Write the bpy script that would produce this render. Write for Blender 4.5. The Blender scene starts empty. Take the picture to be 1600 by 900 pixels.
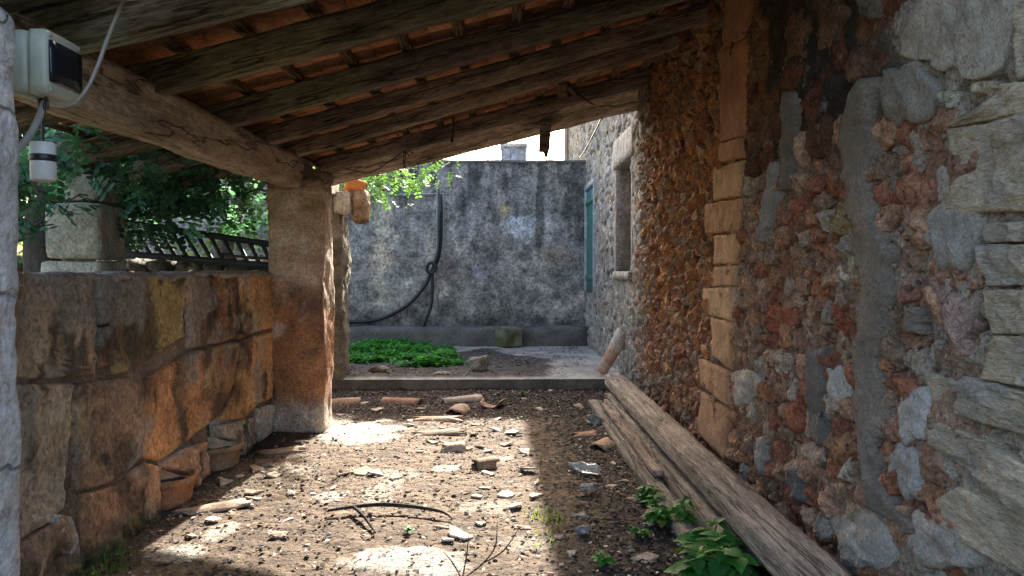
import bpy, math, random
import numpy as np
from mathutils import Vector, Matrix

R = math.radians
rng = np.random.default_rng(7)
random.seed(7)
SC = bpy.context.scene
COL = SC.collection

# ------------------------------------------------------------------ camera, sky, sun, exposure
FPX = 1150.0
YAW = math.atan(25 / FPX)          # the passage vanishes a little left of centre
PITCH = -math.atan(30 / FPX)
EYE = 1.5
cam_d = bpy.data.cameras.new('camera')
cam = bpy.data.objects.new('camera', cam_d)
COL.objects.link(cam)
cam_d.sensor_width = 36.0
cam_d.lens = 36.0 * FPX / 1600.0
cam_d.clip_start = 0.05
cam_d.clip_end = 3000
cam.location = (0, 0, EYE)
cam.rotation_euler = (math.pi / 2 + PITCH, 0, -YAW)
SC.camera = cam

SUN_EL, SUN_AZ = 29.5, 6.5         # azimuth: degrees to the right of straight ahead (+Y)
world = bpy.data.worlds.new('World')
SC.world = world
world.use_nodes = True
wn = world.node_tree
bg = wn.nodes['Background']
sky = wn.nodes.new('ShaderNodeTexSky')
sky.sky_type = 'NISHITA'
sky.sun_disc = False
sky.sun_elevation = R(SUN_EL)
sky.sun_rotation = R(SUN_AZ)
sky.air_density = 1.0
sky.dust_density = 6.0
sky.ozone_density = 0.4
wn.links.new(sky.outputs[0], bg.inputs[0])
bg.inputs[1].default_value = 0.15
sun_d = bpy.data.lights.new('sun', 'SUN')
sun_d.energy = 3.9
sun_d.angle = R(0.55)
sun_d.color = (1.0, 0.93, 0.82)
sun = bpy.data.objects.new('sun', sun_d)
COL.objects.link(sun)
to_sun = Vector((math.sin(R(SUN_AZ)) * math.cos(R(SUN_EL)), math.cos(R(SUN_AZ)) * math.cos(R(SUN_EL)), math.sin(R(SUN_EL))))
sun.rotation_euler = to_sun.to_track_quat('Z', 'Y').to_euler()
SC.view_settings.view_transform = 'Standard'
SC.view_settings.look = 'None'
SC.view_settings.gamma = 1
SC.view_settings.exposure = 2.6
SC.view_settings.use_curve_mapping = False
SC.cycles.max_bounces = 8
SC.cycles.diffuse_bounces = 5
SC.cycles.use_denoising = True
SC.cycles.denoising_prefilter = 'NONE'
SC.cycles.use_adaptive_sampling = False
SC.cycles.use_guiding = True
SC.cycles.use_surface_guiding = True
SC.cycles.use_volume_guiding = False
SC.cycles.guiding_training_samples = 32
SC.cycles.sample_clamp_indirect = 3.0

# ------------------------------------------------------------------ measuring: where a line of sight meets a wall or floor
RM = Matrix.Rotation(-YAW, 3, 'Z') @ Matrix.Rotation(math.pi / 2 + PITCH, 3, 'X')
def ray(px, py):
    return RM @ Vector(((px - 800) / FPX, -(py - 450) / FPX, -1.0))
def onX(px, py, X):
    d = ray(px, py); t = X / d.x
    return Vector((X, d.y * t, EYE + d.z * t))
def onY(px, py, Y):
    d = ray(px, py); t = Y / d.y
    return Vector((d.x * t, Y, EYE + d.z * t))
def onZ(px, py, Z=0.0):
    d = ray(px, py); t = (Z - EYE) / d.z
    return Vector((d.x * t, d.y * t, Z))

# ------------------------------------------------------------------ noise
def _h(ix, iy, iz, s):
    h = (ix * 374761393 + iy * 668265263 + iz * 2147483647 + s * 1274126177) & 0xffffffff
    h = ((h ^ (h >> 13)) * 1274126177) & 0xffffffff
    h = ((h ^ (h >> 16)) * 2246822519) & 0xffffffff
    return ((h ^ (h >> 15)) & 0xffffff) / float(0x7fffff) - 1.0
def vnoise(p, seed=0):
    p = np.asarray(p, float)
    i = np.floor(p).astype(np.int64); f = p - i
    f = f * f * (3 - 2 * f)
    r = 0
    for dx in (0, 1):
        wx = f[:, 0] if dx else 1 - f[:, 0]
        for dy in (0, 1):
            wy = f[:, 1] if dy else 1 - f[:, 1]
            for dz in (0, 1):
                wz = f[:, 2] if dz else 1 - f[:, 2]
                r = r + wx * wy * wz * _h(i[:, 0] + dx, i[:, 1] + dy, i[:, 2] + dz, seed)
    return r
def fbm(p, seed=0, octv=4, gain=0.5):
    p = np.asarray(p, float); a = 1.0; r = 0; t = 0
    for k in range(octv):
        r = r + a * vnoise(p * (2 ** k) + 17.3 * k, seed + k); t += a; a *= gain
    return r / t
def n2(u, v, sc, seed=0, octv=4, gain=0.5):
    u = np.asarray(u, float).ravel(); v = np.asarray(v, float).ravel()
    return fbm(np.stack([u * sc, v * sc, np.zeros_like(u) + 0.37], 1), seed, octv, gain)
def sstep(a, b, x):
    t = np.clip((np.asarray(x, float) - a) / (b - a), 0, 1)
    return t * t * (3 - 2 * t)
def mixc(a, b, t):
    t = np.asarray(t)[:, None]
    return np.asarray(a) * (1 - t) + np.asarray(b) * t

# ------------------------------------------------------------------ objects
def tag(o, label, cat=None, group=None, kind=None):
    if label: o['label'] = label
    if cat: o['category'] = cat
    if group: o['group'] = group
    if kind: o['kind'] = kind
    return o
def thing(name, label, cat, loc=(0, 0, 0), group=None):
    o = bpy.data.objects.new(name, None)
    COL.objects.link(o); o.location = loc
    o.empty_display_size = 0.1
    return tag(o, label, cat, group)
def mk_mesh(name, v, f, mat=None, col=(0.5, 0.5, 0.5), smooth=True):
    v = np.asarray(v, float)
    me = bpy.data.meshes.new(name)
    if isinstance(f, np.ndarray):
        k = f.shape[1]; n = len(f)
        me.vertices.add(len(v)); me.vertices.foreach_set('co', v.ravel())
        me.loops.add(n * k); me.loops.foreach_set('vertex_index', f.ravel().astype(np.int32))
        me.polygons.add(n)
        me.polygons.foreach_set('loop_start', np.arange(0, n * k, k, dtype=np.int32))
        me.polygons.foreach_set('loop_total', np.full(n, k, dtype=np.int32))
        me.update(calc_edges=True)
    else:
        me.from_pydata(v.tolist(), [], f)
    c = np.ones((len(v), 4)); c[:, :3] = np.clip(np.asarray(col, float), 0.002, 0.95)
    at = me.color_attributes.new('Col', 'FLOAT_COLOR', 'POINT')
    at.data.foreach_set('color', c.ravel())
    if smooth: me.polygons.foreach_set('use_smooth', np.ones(len(me.polygons), bool))
    if mat: me.materials.append(mat)
    me.update()
    return me
def obj(name, me, parent=None, loc=None):
    o = bpy.data.objects.new(name, me)
    COL.objects.link(o)
    if parent is not None: o.parent = parent
    if loc is not None: o.location = loc
    return o
def build(name, v, f, mat, col=(0.5, 0.5, 0.5), parent=None, smooth=True, loc=None):
    return obj(name, mk_mesh(name, v, f, mat, col, smooth), parent, loc)
class Join:
    """collects many small shapes into one mesh"""
    def __init__(s): s.v = []; s.f = []; s.c = []; s.n = 0
    def add(s, v, f, c):
        v = np.asarray(v, float)
        s.v.append(v); s.f += [[i + s.n for i in q] for q in (f.tolist() if isinstance(f, np.ndarray) else f)]
        s.c.append(np.broadcast_to(np.asarray(c, float), (len(v), 3))); s.n += len(v)
    def out(s, name, mat, parent=None, smooth=True):
        return build(name, np.concatenate(s.v), s.f, mat, np.concatenate(s.c), parent, smooth)

# ------------------------------------------------------------------ materials (all colour the attribute 'Col', broken up by noise and relief)
def M(name, rough=0.9, vary=0.35, vs=9.0, fine=60.0, bump=0.5, bdist=0.01, bs=30.0, lime=None, lime_t=0.62, stretch=None, spec=0.25, speck=0.0, crack=0.0, transl=0.0, metal=0.0, bs2=None, pit=0.0, split=None):
    m = bpy.data.materials.new(name); m.use_nodes = True
    nt = m.node_tree; N = nt.nodes; L = nt.links
    P = N['Principled BSDF']
    def new(t, **kw):
        n = N.new(t)
        for k, v in kw.items(): setattr(n, k, v)
        return n
    tc = new('ShaderNodeTexCoord'); co = tc.outputs['Object']
    if stretch:
        mp = new('ShaderNodeMapping'); mp.inputs['Scale'].default_value = stretch
        L.new(co, mp.inputs[0]); co = mp.outputs[0]
    at = new('ShaderNodeVertexColor', layer_name='Col')
    def noise(sc, det=6, rgh=0.6):
        n = new('ShaderNodeTexNoise'); n.inputs['Scale'].default_value = sc
        n.inputs['Detail'].default_value = det; n.inputs['Roughness'].default_value = rgh
        L.new(co, n.inputs['Vector']); return n.outputs['Fac']
    def mrange(x, a, b, c, d):
        n = new('ShaderNodeMapRange'); L.new(x, n.inputs[0])
        for i, q in enumerate((a, b, c, d)): n.inputs[1 + i].default_value = q
        return n.outputs[0]
    def mul(colr, fac):
        n = new('ShaderNodeVectorMath', operation='SCALE'); L.new(colr, n.inputs[0]); L.new(fac, n.inputs['Scale']); return n.outputs[0]
    c = at.outputs['Color']
    nA = noise(vs, 7, 0.62); nB = noise(fine, 4, 0.7)
    c = mul(c, mrange(nA, 0.3, 0.7, 1 - vary, 1 + vary))
    c = mul(c, mrange(nB, 0.32, 0.68, 1 - vary * 1.05, 1 + vary * 1.05))
    if pit:
        pv = noise(pit * .5, 8, 0.75); c = mul(c, mrange(pv, 0.33, 0.41, 0.4, 1))
    if lime:
        mx = new('ShaderNodeMix', data_type='RGBA')
        L.new(mrange(noise(vs * 0.8, 9, 0.68), lime_t, lime_t + 0.1, 0, 0.8), mx.inputs['Factor'])
        L.new(c, mx.inputs['A']); mx.inputs['B'].default_value = (*lime, 1); c = mx.outputs['Result']
    if speck:
        c = mul(c, mrange(noise(fine * 1.3, 3, 0.5), 0.36, 0.42, 1 - speck, 1))
    h = noise(bs, 9, 0.7)
    if split:
        mp2 = new('ShaderNodeMapping'); mp2.inputs['Scale'].default_value = split; L.new(tc.outputs['Object'], mp2.inputs[0])
        ns = new('ShaderNodeTexNoise'); ns.inputs['Scale'].default_value = 1.0; ns.inputs['Detail'].default_value = 4; ns.inputs['Roughness'].default_value = 0.55; L.new(mp2.outputs[0], ns.inputs['Vector'])
        sb = new('ShaderNodeMath', operation='SUBTRACT'); L.new(ns.outputs['Fac'], sb.inputs[0]); sb.inputs[1].default_value = 0.5
        ab = new('ShaderNodeMath', operation='ABSOLUTE'); L.new(sb.outputs[0], ab.inputs[0])
        sp_ = mrange(ab.outputs[0], 0.0, 0.022, 0, 1); c = mul(c, mrange(sp_, 0, 1, 0.3, 1))
        a = new('ShaderNodeMath', operation='MULTIPLY_ADD'); L.new(sp_, a.inputs[0]); a.inputs[1].default_value = 0.6; L.new(h, a.inputs[2]); h = a.outputs[0]
    if bs2:
        a = new('ShaderNodeMath', operation='MULTIPLY_ADD'); L.new(noise(bs2, 3, 0.5), a.inputs[0]); a.inputs[1].default_value = 2.0
        L.new(h, a.inputs[2]); h = a.outputs[0]
    if bump:
        a = new('ShaderNodeMath', operation='MULTIPLY_ADD'); L.new(noise(bs * 3.7, 4, 0.7), a.inputs[0]); a.inputs[1].default_value = 0.45; L.new(h, a.inputs[2]); h = a.outputs[0]
    if pit:
        a = new('ShaderNodeMath', operation='MULTIPLY_ADD'); L.new(mrange(pv, 0.28, 0.42, 0, 1), a.inputs[0]); a.inputs[1].default_value = 0.5; L.new(h, a.inputs[2]); h = a.outputs[0]
    if crack:
        vo = new('ShaderNodeTexVoronoi', feature='DISTANCE_TO_EDGE'); vo.inputs['Scale'].default_value = crack
        dv = new('ShaderNodeMix', data_type='VECTOR'); dv.inputs['Factor'].default_value = 0.12
        nn = new('ShaderNodeTexNoise'); nn.inputs['Scale'].default_value = crack * 2.5; nn.inputs['Detail'].default_value = 5; L.new(co, nn.inputs['Vector'])
        L.new(co, dv.inputs['A']); L.new(nn.outputs['Color'], dv.inputs['B']); L.new(dv.outputs['Result'], vo.inputs['Vector'])
        e = mrange(vo.outputs['Distance'], 0.0, 0.02, 0, 1)
        c = mul(c, mrange(e, 0, 1, 0.5, 1))
        a = new('ShaderNodeMath', operation='MULTIPLY_ADD'); L.new(e, a.inputs[0]); a.inputs[1].default_value = 0.5; L.new(h, a.inputs[2]); h = a.outputs[0]
    L.new(c, P.inputs['Base Color'])
    P.inputs['Roughness'].default_value = rough
    P.inputs['Specular IOR Level'].default_value = spec
    P.inputs['Metallic'].default_value = metal
    if bump:
        b = new('ShaderNodeBump'); b.inputs['Strength'].default_value = bump; b.inputs['Distance'].default_value = bdist
        L.new(h, b.inputs['Height']); L.new(b.outputs[0], P.inputs['Normal'])
    if transl:
        t = new('ShaderNodeBsdfTranslucent'); mx = new('ShaderNodeMixShader'); mx.inputs[0].default_value = transl
        tc2 = new('ShaderNodeMix', data_type='RGBA', blend_type='MULTIPLY'); tc2.inputs['Factor'].default_value = 1
        L.new(c, tc2.inputs['A']); tc2.inputs['B'].default_value = (1.8, 2.1, 0.9, 1); L.new(tc2.outputs['Result'], t.inputs[0])
        L.new(P.outputs[0], mx.inputs[1]); L.new(t.outputs[0], mx.inputs[2])
        L.new(mx.outputs[0], N['Material Output'].inputs[0])
    return m

m_stone = M('rubble_stone', vary=0.45, vs=7, fine=55, bump=1.0, bdist=0.05, bs=20, lime=(0.46, 0.40, 0.33), lime_t=0.60, bs2=9, pit=30)
m_mortar = M('earth_mortar', vary=0.45, vs=8, fine=60, bump=1.0, bdist=0.06, bs=28, lime=(0.46, 0.42, 0.37), lime_t=0.59, speck=0.45)
m_cement = M('cement', vary=0.26, vs=6, fine=70, bump=1.0, bdist=0.03, bs=24, speck=0.25)
m_ash = M('sandstone', vary=0.28, vs=6, fine=50, bump=1.0, bdist=0.05, bs=12, stretch=(1, 0.7, 2.8), speck=0.3)
m_jamb = M('jamb_sandstone', vary=0.24, vs=8, fine=60, bump=0.9, bdist=0.025, bs=20, stretch=(1, 1.6, 0.7), speck=0.25)
m_block = M('stained_sandstone', vary=0.42, vs=3.2, fine=45, bump=0.9, bdist=0.03, bs=18, speck=0.3, stretch=(1, 1, 0.6))
m_plast = M('lime_plaster', vary=0.36, vs=5, fine=45, bump=1.0, bdist=0.05, bs=15, speck=0.25, bs2=7)
m_white = M('whitewash', vary=0.25, vs=5, fine=30, bump=1.0, bdist=0.05, bs=12, crack=2.3, bs2=6)
m_back = M('weathered_render', vary=0.6, vs=4.5, fine=24, bump=0.8, bdist=0.03, bs=14, lime=(0.36, 0.36, 0.35), lime_t=0.565, speck=0.45)
m_wood = M('old_timber', vary=0.55, vs=4, fine=20, bump=1.0, bdist=0.025, bs=12, stretch=(0.5, 5, 5), spec=0.2, speck=0.4, split=(0.7, 9, 9))
m_lintel = M('pale_timber', vary=0.33, vs=4, fine=22, bump=0.9, bdist=0.02, bs=12, stretch=(0.7, 3, 3), spec=0.2, speck=0.35, split=(0.8, 5, 5))
m_plank = M('grey_timber', vary=0.42, vs=4, fine=22, bump=1.0, bdist=0.025, bs=13, stretch=(0.5, 5, 5), spec=0.15, speck=0.4, split=(0.6, 11, 11))
m_terra = M('terracotta', vary=0.32, vs=9, fine=60, bump=0.6, bdist=0.015, bs=30, lime=(0.42, 0.36, 0.29), lime_t=0.6, speck=0.2)
m_soil = M('dry_soil', vary=0.42, vs=4, fine=48, bump=1.0, bdist=0.05, bs=34, speck=0.65, bs2=12)
m_conc = M('old_concrete', vary=0.35, vs=3, fine=40, bump=0.6, bdist=0.012, bs=22, speck=0.3)
m_lit = M('litter', vary=0.3, vs=20, fine=90, bump=0)
m_leaf = M('leaf', rough=0.6, vary=0.35, vs=6, fine=40, bump=0, spec=0.2, transl=0.36)
m_bark = M('bark', vary=0.4, vs=6, fine=40, bump=1, bdist=0.03, bs=12, stretch=(3, 3, 0.7))
m_plastic = M('plastic', rough=0.45, vary=0.07, vs=4, fine=30, bump=0, spec=0.5)
m_rubber = M('black_rubber', rough=0.4, vary=0.15, vs=6, fine=40, bump=0, spec=0.5)
m_iron = M('dark_iron', rough=0.6, vary=0.3, vs=8, fine=60, bump=0.3, bs=40, spec=0.5)
m_paint = M('green_paint', rough=0.55, vary=0.2, vs=5, fine=40, bump=0.3, bs=20, spec=0.4)
mg = bpy.data.materials.new('smoked_window'); mg.use_nodes = True
mg.node_tree.nodes['Principled BSDF'].inputs['Base Color'].default_value = (0.012, 0.018, 0.025, 1)
mg.node_tree.nodes['Principled BSDF'].inputs['Roughness'].default_value = 0.12
mp_ = bpy.data.materials.new('crumpled_film'); mp_.use_nodes = True
_p = mp_.node_tree.nodes['Principled BSDF']
_p.inputs['Base Color'].default_value = (0.75, 0.78, 0.8, 1); _p.inputs['Roughness'].default_value = 0.25
_p.inputs['Transmission Weight'].default_value = 0.7

# ------------------------------------------------------------------ shapes
def rough_box(sx, sy, sz, n=(8, 3, 3), rad=0.01, amp=0.0, freq=4.0, seed=0, amp2=0.0, freq2=20.0):
    """a box with worn edges; returns verts (centred) and quads"""
    nx, ny, nz = n
    key = {}; V = []; F = []
    def vid(i, j, k):
        q = (i, j, k)
        if q not in key:
            key[q] = len(V); V.append((sx * (i / nx - .5), sy * (j / ny - .5), sz * (k / nz - .5)))
        return key[q]
    for i in range(nx):
        for j in range(ny):
            F.append((vid(i, j, 0), vid(i, j + 1, 0), vid(i + 1, j + 1, 0), vid(i + 1, j, 0)))
            F.append((vid(i, j, nz), vid(i + 1, j, nz), vid(i + 1, j + 1, nz), vid(i, j + 1, nz)))
    for i in range(nx):
        for k in range(nz):
            F.append((vid(i, 0, k), vid(i + 1, 0, k), vid(i + 1, 0, k + 1), vid(i, 0, k + 1)))
            F.append((vid(i, ny, k), vid(i, ny, k + 1), vid(i + 1, ny, k + 1), vid(i + 1, ny, k)))
    for j in range(ny):
        for k in range(nz):
            F.append((vid(0, j, k), vid(0, j, k + 1), vid(0, j + 1, k + 1), vid(0, j + 1, k)))
            F.append((vid(nx, j, k), vid(nx, j + 1, k), vid(nx, j + 1, k + 1), vid(nx, j, k + 1)))
    V = np.array(V); hs = np.array([sx, sy, sz]) / 2
    rad = min(rad, hs.min() * 0.95)
    inn = np.clip(V, -(hs - rad), hs - rad); d = V - inn
    ln = np.linalg.norm(d, axis=1, keepdims=True); ln[ln == 0] = 1
    V = inn + d / ln * np.minimum(ln, rad)
    if amp:
        for a in range(3): V[:, a] += amp * fbm(V * freq + seed * 3.1 + a * 31.7, seed + a, 4)
    if amp2:
        for a in range(3): V[:, a] += amp2 * fbm(V * freq2 + seed * 5.3 + a * 11.7, seed + 9 + a, 3)
    return V, np.array(F)
def tube(pts, rad, n=8, cap=True):
    """smooth tube through points (Catmull-Rom); rad a number or list"""
    P = [Vector(p) for p in pts]
    rr = [rad] * len(P) if not hasattr(rad, '__len__') else list(rad)
    Q = []; RR = []
    for i in range(len(P) - 1):
        p0 = P[max(i - 1, 0)]; p1 = P[i]; p2 = P[i + 1]; p3 = P[min(i + 2, len(P) - 1)]
        for s in range(6):
            t = s / 6
            Q.append(0.5 * ((2 * p1) + (p2 - p0) * t + (2 * p0 - 5 * p1 + 4 * p2 - p3) * t * t + (3 * p1 - p0 - 3 * p2 + p3) * t ** 3))
            RR.append(rr[i] * (1 - t) + rr[i + 1] * t)
    Q.append(P[-1]); RR.append(rr[-1])
    V = []; F = []
    up = Vector((0.31, 0.17, 0.93))
    for i, q in enumerate(Q):
        d = (Q[min(i + 1, len(Q) - 1)] - Q[max(i - 1, 0)]).normalized()
        a = d.cross(up)
        if a.length < 1e-3: a = d.cross(Vector((1, 0, 0)))
        a.normalize(); b = d.cross(a)
        for k in range(n):
            an = 2 * math.pi * k / n
            V.append(q + (a * math.cos(an) + b * math.sin(an)) * RR[i])
    for i in range(len(Q) - 1):
        for k in range(n):
            F.append((i * n + k, i * n + (k + 1) % n, (i + 1) * n + (k + 1) % n, (i + 1) * n + k))
    if cap:
        F.append(tuple(range(n - 1, -1, -1))); F.append(tuple((len(Q) - 1) * n + k for k in range(n)))
    return np.array([tuple(v) for v in V]), F
def rock(r, seed, n=2, sq=(1, 1, 1), amp=0.35):
    import bmesh
    bm = bmesh.new(); bmesh.ops.create_icosphere(bm, subdivisions=n, radius=1.0)
    V = np.array([v.co[:] for v in bm.verts]); F = np.array([[v.index for v in f.verts] for f in bm.faces]); bm.free()
    rs = np.random.default_rng(seed)
    for k in range(7):
        nn = rs.normal(size=3); nn /= np.linalg.norm(nn); d = rs.uniform(0.55, 0.9)
        t = V @ nn; V = V - np.outer(np.maximum(t - d, 0), nn)
    V = V * (1 + amp * fbm(V * 1.6 + seed * 7.7, seed, 3))[:, None]
    return V * np.array(sq) * r, F

# wall planes: (u, v) -> world, outward direction
def planeR(u, v, h): return np.stack([1.64 - h, u, v], 1)           # house wall, faces -X
def planeL(u, v, h): return np.stack([-2.06 + h, u, v], 1)          # parapet, faces +X
def planeB(u, v, h): return np.stack([u, 13.4 - h, v], 1)           # end wall, faces -Y
def uvR(pts): return [tuple(onX(x, y, 1.64)[1:]) for x, y in pts]
def uvL(pts): return [tuple(onX(x, y, -2.06)[1:]) for x, y in pts]

def polar(poly, plane, flip, thick, power=2.5, nr=5, ns=26, seed=0, amp=0.012, freq=9.0, planes=2, edge_amp=0.06, skirt=0.05, base=0.0, tilt=0.0):
    """a stone or block face standing proud of a wall: outline poly (u,v), domed or flat"""
    P = np.array(poly, float)
    A = P; B = np.roll(P, -1, 0)
    cr = A[:, 0] * B[:, 1] - B[:, 0] * A[:, 1]; ar = cr.sum() / 2
    c = ((A + B) * cr[:, None]).sum(0) / (6 * ar) if abs(ar) > 1e-9 else P.mean(0)
    Q = P - c
    corner = np.arctan2(Q[:, 1], Q[:, 0])
    th = np.linspace(-math.pi, math.pi, ns, endpoint=False)
    if power > 8: th = np.concatenate([th, corner])
    th = np.unique(np.round(np.sort(th), 4))
    ns = len(th); dv = np.stack([np.cos(th), np.sin(th)], 1)
    rad = np.full(ns, 1e9)
    for i in range(len(Q)):
        a = Q[i]; e = Q[(i + 1) % len(Q)] - a
        den = dv[:, 0] * e[1] - dv[:, 1] * e[0]; den = np.where(abs(den) < 1e-9, 1e-9, den)
        t = (a[0] * e[1] - a[1] * e[0]) / den
        s = (a[0] * dv[:, 1] - a[1] * dv[:, 0]) / den
        ok = (t > 0) & (s >= -1e-6) & (s <= 1 + 1e-6)
        rad = np.where(ok & (t < rad), t, rad)
    rad[rad > 1e8] = np.median(rad)
    if power <= 8: rad = 0.5 * rad + 0.25 * (np.roll(rad, 1) + np.roll(rad, -1))
    rad = rad * (1 + edge_amp * vnoise(np.stack([dv[:, 0] * 2.2, dv[:, 1] * 2.2, np.full(ns, seed * 1.37)], 1), seed))
    ts = [1 - (1 - (k + 1) / nr) ** (1.5 if power <= 8 else 2.3) for k in range(nr)]
    U = [np.array([[0, 0]])]; T = [np.zeros(1)]
    for t in ts:
        U.append(dv * (rad * t)[:, None]); T.append(np.full(ns, t))
    U = np.concatenate(U); T = np.concatenate(T)
    size = math.sqrt(abs(ar))
    H = thick * np.power(np.clip(1 - T ** power, 0, 1), 0.6)
    rs = np.random.default_rng(seed + 5)
    for k in range(planes):
        g = rs.normal(size=2) * thick / size * 1.1; d0 = thick * rs.uniform(0.5, 0.95)
        H = np.minimum(H, np.maximum(d0 + U @ g, thick * 0.05))
    if tilt: H = H + U @ (rs.normal(size=2) * tilt)
    w = U + c
    H = H + amp * fbm(np.stack([w[:, 0] * freq, w[:, 1] * freq, np.full(len(w), seed * .61)], 1), seed + 2, 4) * np.clip(1.4 - T, 0.3, 1)
    H = H + amp * 0.35 * vnoise(np.stack([w[:, 0] * 34, w[:, 1] * 34, np.full(len(w), seed * .3)], 1), seed + 8) + base
    V = plane(w[:, 0], w[:, 1], H)
    sk = plane(w[-ns:, 0], w[-ns:, 1], np.full(ns, base - skirt))
    V = np.concatenate([V, sk])
    F = []
    for j in range(ns): F.append((0, 1 + j, 1 + (j + 1) % ns))
    for k in range(nr):
        a = 1 + k * ns; b = 1 + (k + 1) * ns
        for j in range(ns): F.append((a + j, b + j, b + (j + 1) % ns, a + (j + 1) % ns))
    if flip: F = [q[::-1] for q in F]
    return V, F, c
def ribbon(edges, plane, flip, thick, seed=0, nt=15, amp=0.022, wob=0.75, base=0.0):
    """a smeared strip on a wall; edges = list of ((u,v) one side, (u,v) other side)"""
    E = np.array(edges, float)
    S = np.linspace(0, len(E) - 1, (len(E) - 1) * 14 + 1)
    a = np.stack([np.interp(S, np.arange(len(E)), E[:, 0, k]) for k in (0, 1)], 1)
    b = np.stack([np.interp(S, np.arange(len(E)), E[:, 1, k]) for k in (0, 1)], 1)
    z = np.zeros(len(S))
    wa = 1 + wob * fbm(np.stack([S * 1.7, z + seed, z], 1), seed, 5, .7); wb = 1 + wob * fbm(np.stack([S * 1.7, z + seed + 9, z], 1), seed + 3, 5, .7)
    mid = (a + b) / 2
    a = mid + (a - mid) * wa[:, None]; b = mid + (b - mid) * wb[:, None]
    tt = np.linspace(0, 1, nt)
    W = (a[:, None] * (1 - tt)[None, :, None] + b[:, None] * tt[None, :, None]).reshape(-1, 2)
    e = np.minimum(tt, 1 - tt) * 2; ends = np.minimum(np.arange(len(S)), len(S) - 1 - np.arange(len(S))) / 4.0
    H = thick * np.minimum(np.power(np.clip(e * 2.2, 0, 1), .5)[None, :], np.clip(ends, 0, 1)[:, None] ** .5).ravel()
    H = H * (1 + .5 * n2(W[:, 0], W[:, 1], 4, seed + 6)) + amp * n2(W[:, 0], W[:, 1], 12, seed + 4) * (H > 0.001) + np.where(H < 0.002, -0.03, 0) + base
    V = plane(W[:, 0], W[:, 1], H)
    F = []
    for i in range(len(S) - 1):
        for j in range(nt - 1):
            q = (i * nt + j, (i + 1) * nt + j, (i + 1) * nt + j + 1, i * nt + j + 1)
            F.append(q[::-1] if flip else q)
    return V, F
def inside(poly, u, v):
    P = np.array(poly); r = np.zeros(np.shape(u), bool); j = len(P) - 1
    for i in range(len(P)):
        c = ((P[i, 1] > v) != (P[j, 1] > v)) & (u < (P[j, 0] - P[i, 0]) * (v - P[i, 1]) / (P[j, 1] - P[i, 1] + 1e-12) + P[i, 0])
        r ^= c; j = i
    return r
def grid_faces(nu, nv, keep=None, flip=False):
    i, j = np.meshgrid(np.arange(nu - 1), np.arange(nv - 1), indexing='ij')
    a = i * nv + j
    F = np.stack([a, a + nv, a + nv + 1, a + 1], -1)
    if flip: F = F[..., ::-1]
    F = F.reshape(-1, 4)
    return F if keep is None else F[keep.ravel()]

# ================================================================== THE GROUND
SEG = [(-400, -60, 12), (-60, -12, 16), (-12, -2.6, 30), (-2.6, 2.0, 230), (2.0, 60, 20), (60, 400, 10)]
gx = np.unique(np.concatenate([np.linspace(a, b, n + 1) for a, b, n in SEG]))
SEG = [(-60, 0, 12), (0, 2.2, 22), (2.2, 9.3, 355), (9.3, 20, 50), (20, 80, 20), (80, 900, 20)]
gy = np.unique(np.concatenate([np.linspace(a, b, n + 1) for a, b, n in SEG]))
GX, GY = np.meshgrid(gx, gy, indexing='ij'); gu, gv = GX.ravel(), GY.ravel()
def ground_h(u, v):
    return 0.035 * n2(u, v, 0.9, 3, 3) + 0.014 * n2(u, v, 5, 5, 4) + 0.006 * n2(u, v, 22, 6, 2)
gz = ground_h(gu, gv)
near = (np.abs(gu) < 3) & (gv < 10)
tan_c = np.array((0.205, 0.142, 0.095)); hum_shade_c = np.array((0.045, 0.036, 0.031)); pale_c = np.array((0.62, 0.56, 0.47))
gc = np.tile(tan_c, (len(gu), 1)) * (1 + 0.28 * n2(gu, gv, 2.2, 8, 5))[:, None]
hum_shade = np.clip(sstep(6.9, 8.1, gv + 0.5 * n2(gu, gv, 1.6, 9)) + sstep(0.35, 0.8, gu + 0.4 * n2(gu, gv, 1.7, 10)), 0, 1)  # dark humus; on the right the house's shade is painted in with it
hum_shade = np.maximum(hum_shade, 0.75 * sstep(-1.75, -2.05, gu + 0.1 * n2(gu, gv, 3, 12)))
gc = mixc(gc, hum_shade_c, hum_shade * 0.9 * near)
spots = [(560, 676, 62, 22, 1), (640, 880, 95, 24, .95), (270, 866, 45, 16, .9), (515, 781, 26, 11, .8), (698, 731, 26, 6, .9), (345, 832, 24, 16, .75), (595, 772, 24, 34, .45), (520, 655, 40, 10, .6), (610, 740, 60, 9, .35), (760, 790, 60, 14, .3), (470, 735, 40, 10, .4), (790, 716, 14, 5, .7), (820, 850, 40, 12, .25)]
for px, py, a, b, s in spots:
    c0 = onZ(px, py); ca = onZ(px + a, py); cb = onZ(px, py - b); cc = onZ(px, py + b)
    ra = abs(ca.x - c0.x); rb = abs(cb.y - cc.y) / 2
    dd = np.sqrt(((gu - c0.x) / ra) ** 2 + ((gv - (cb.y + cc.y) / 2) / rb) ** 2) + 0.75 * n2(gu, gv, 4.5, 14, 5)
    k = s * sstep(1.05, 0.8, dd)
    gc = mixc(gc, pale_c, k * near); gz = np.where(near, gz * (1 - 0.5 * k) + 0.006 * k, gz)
out_c = np.array((0.16, 0.15, 0.07))
gc = np.where(((gu < -2.5) | (gv > 13.5) | (np.abs(gu) > 4))[:, None], out_c * (1 + 0.4 * n2(gu, gv, 0.8, 15))[:, None], gc)
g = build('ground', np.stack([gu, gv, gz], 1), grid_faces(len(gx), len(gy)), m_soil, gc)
g['kind'] = 'structure'

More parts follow.
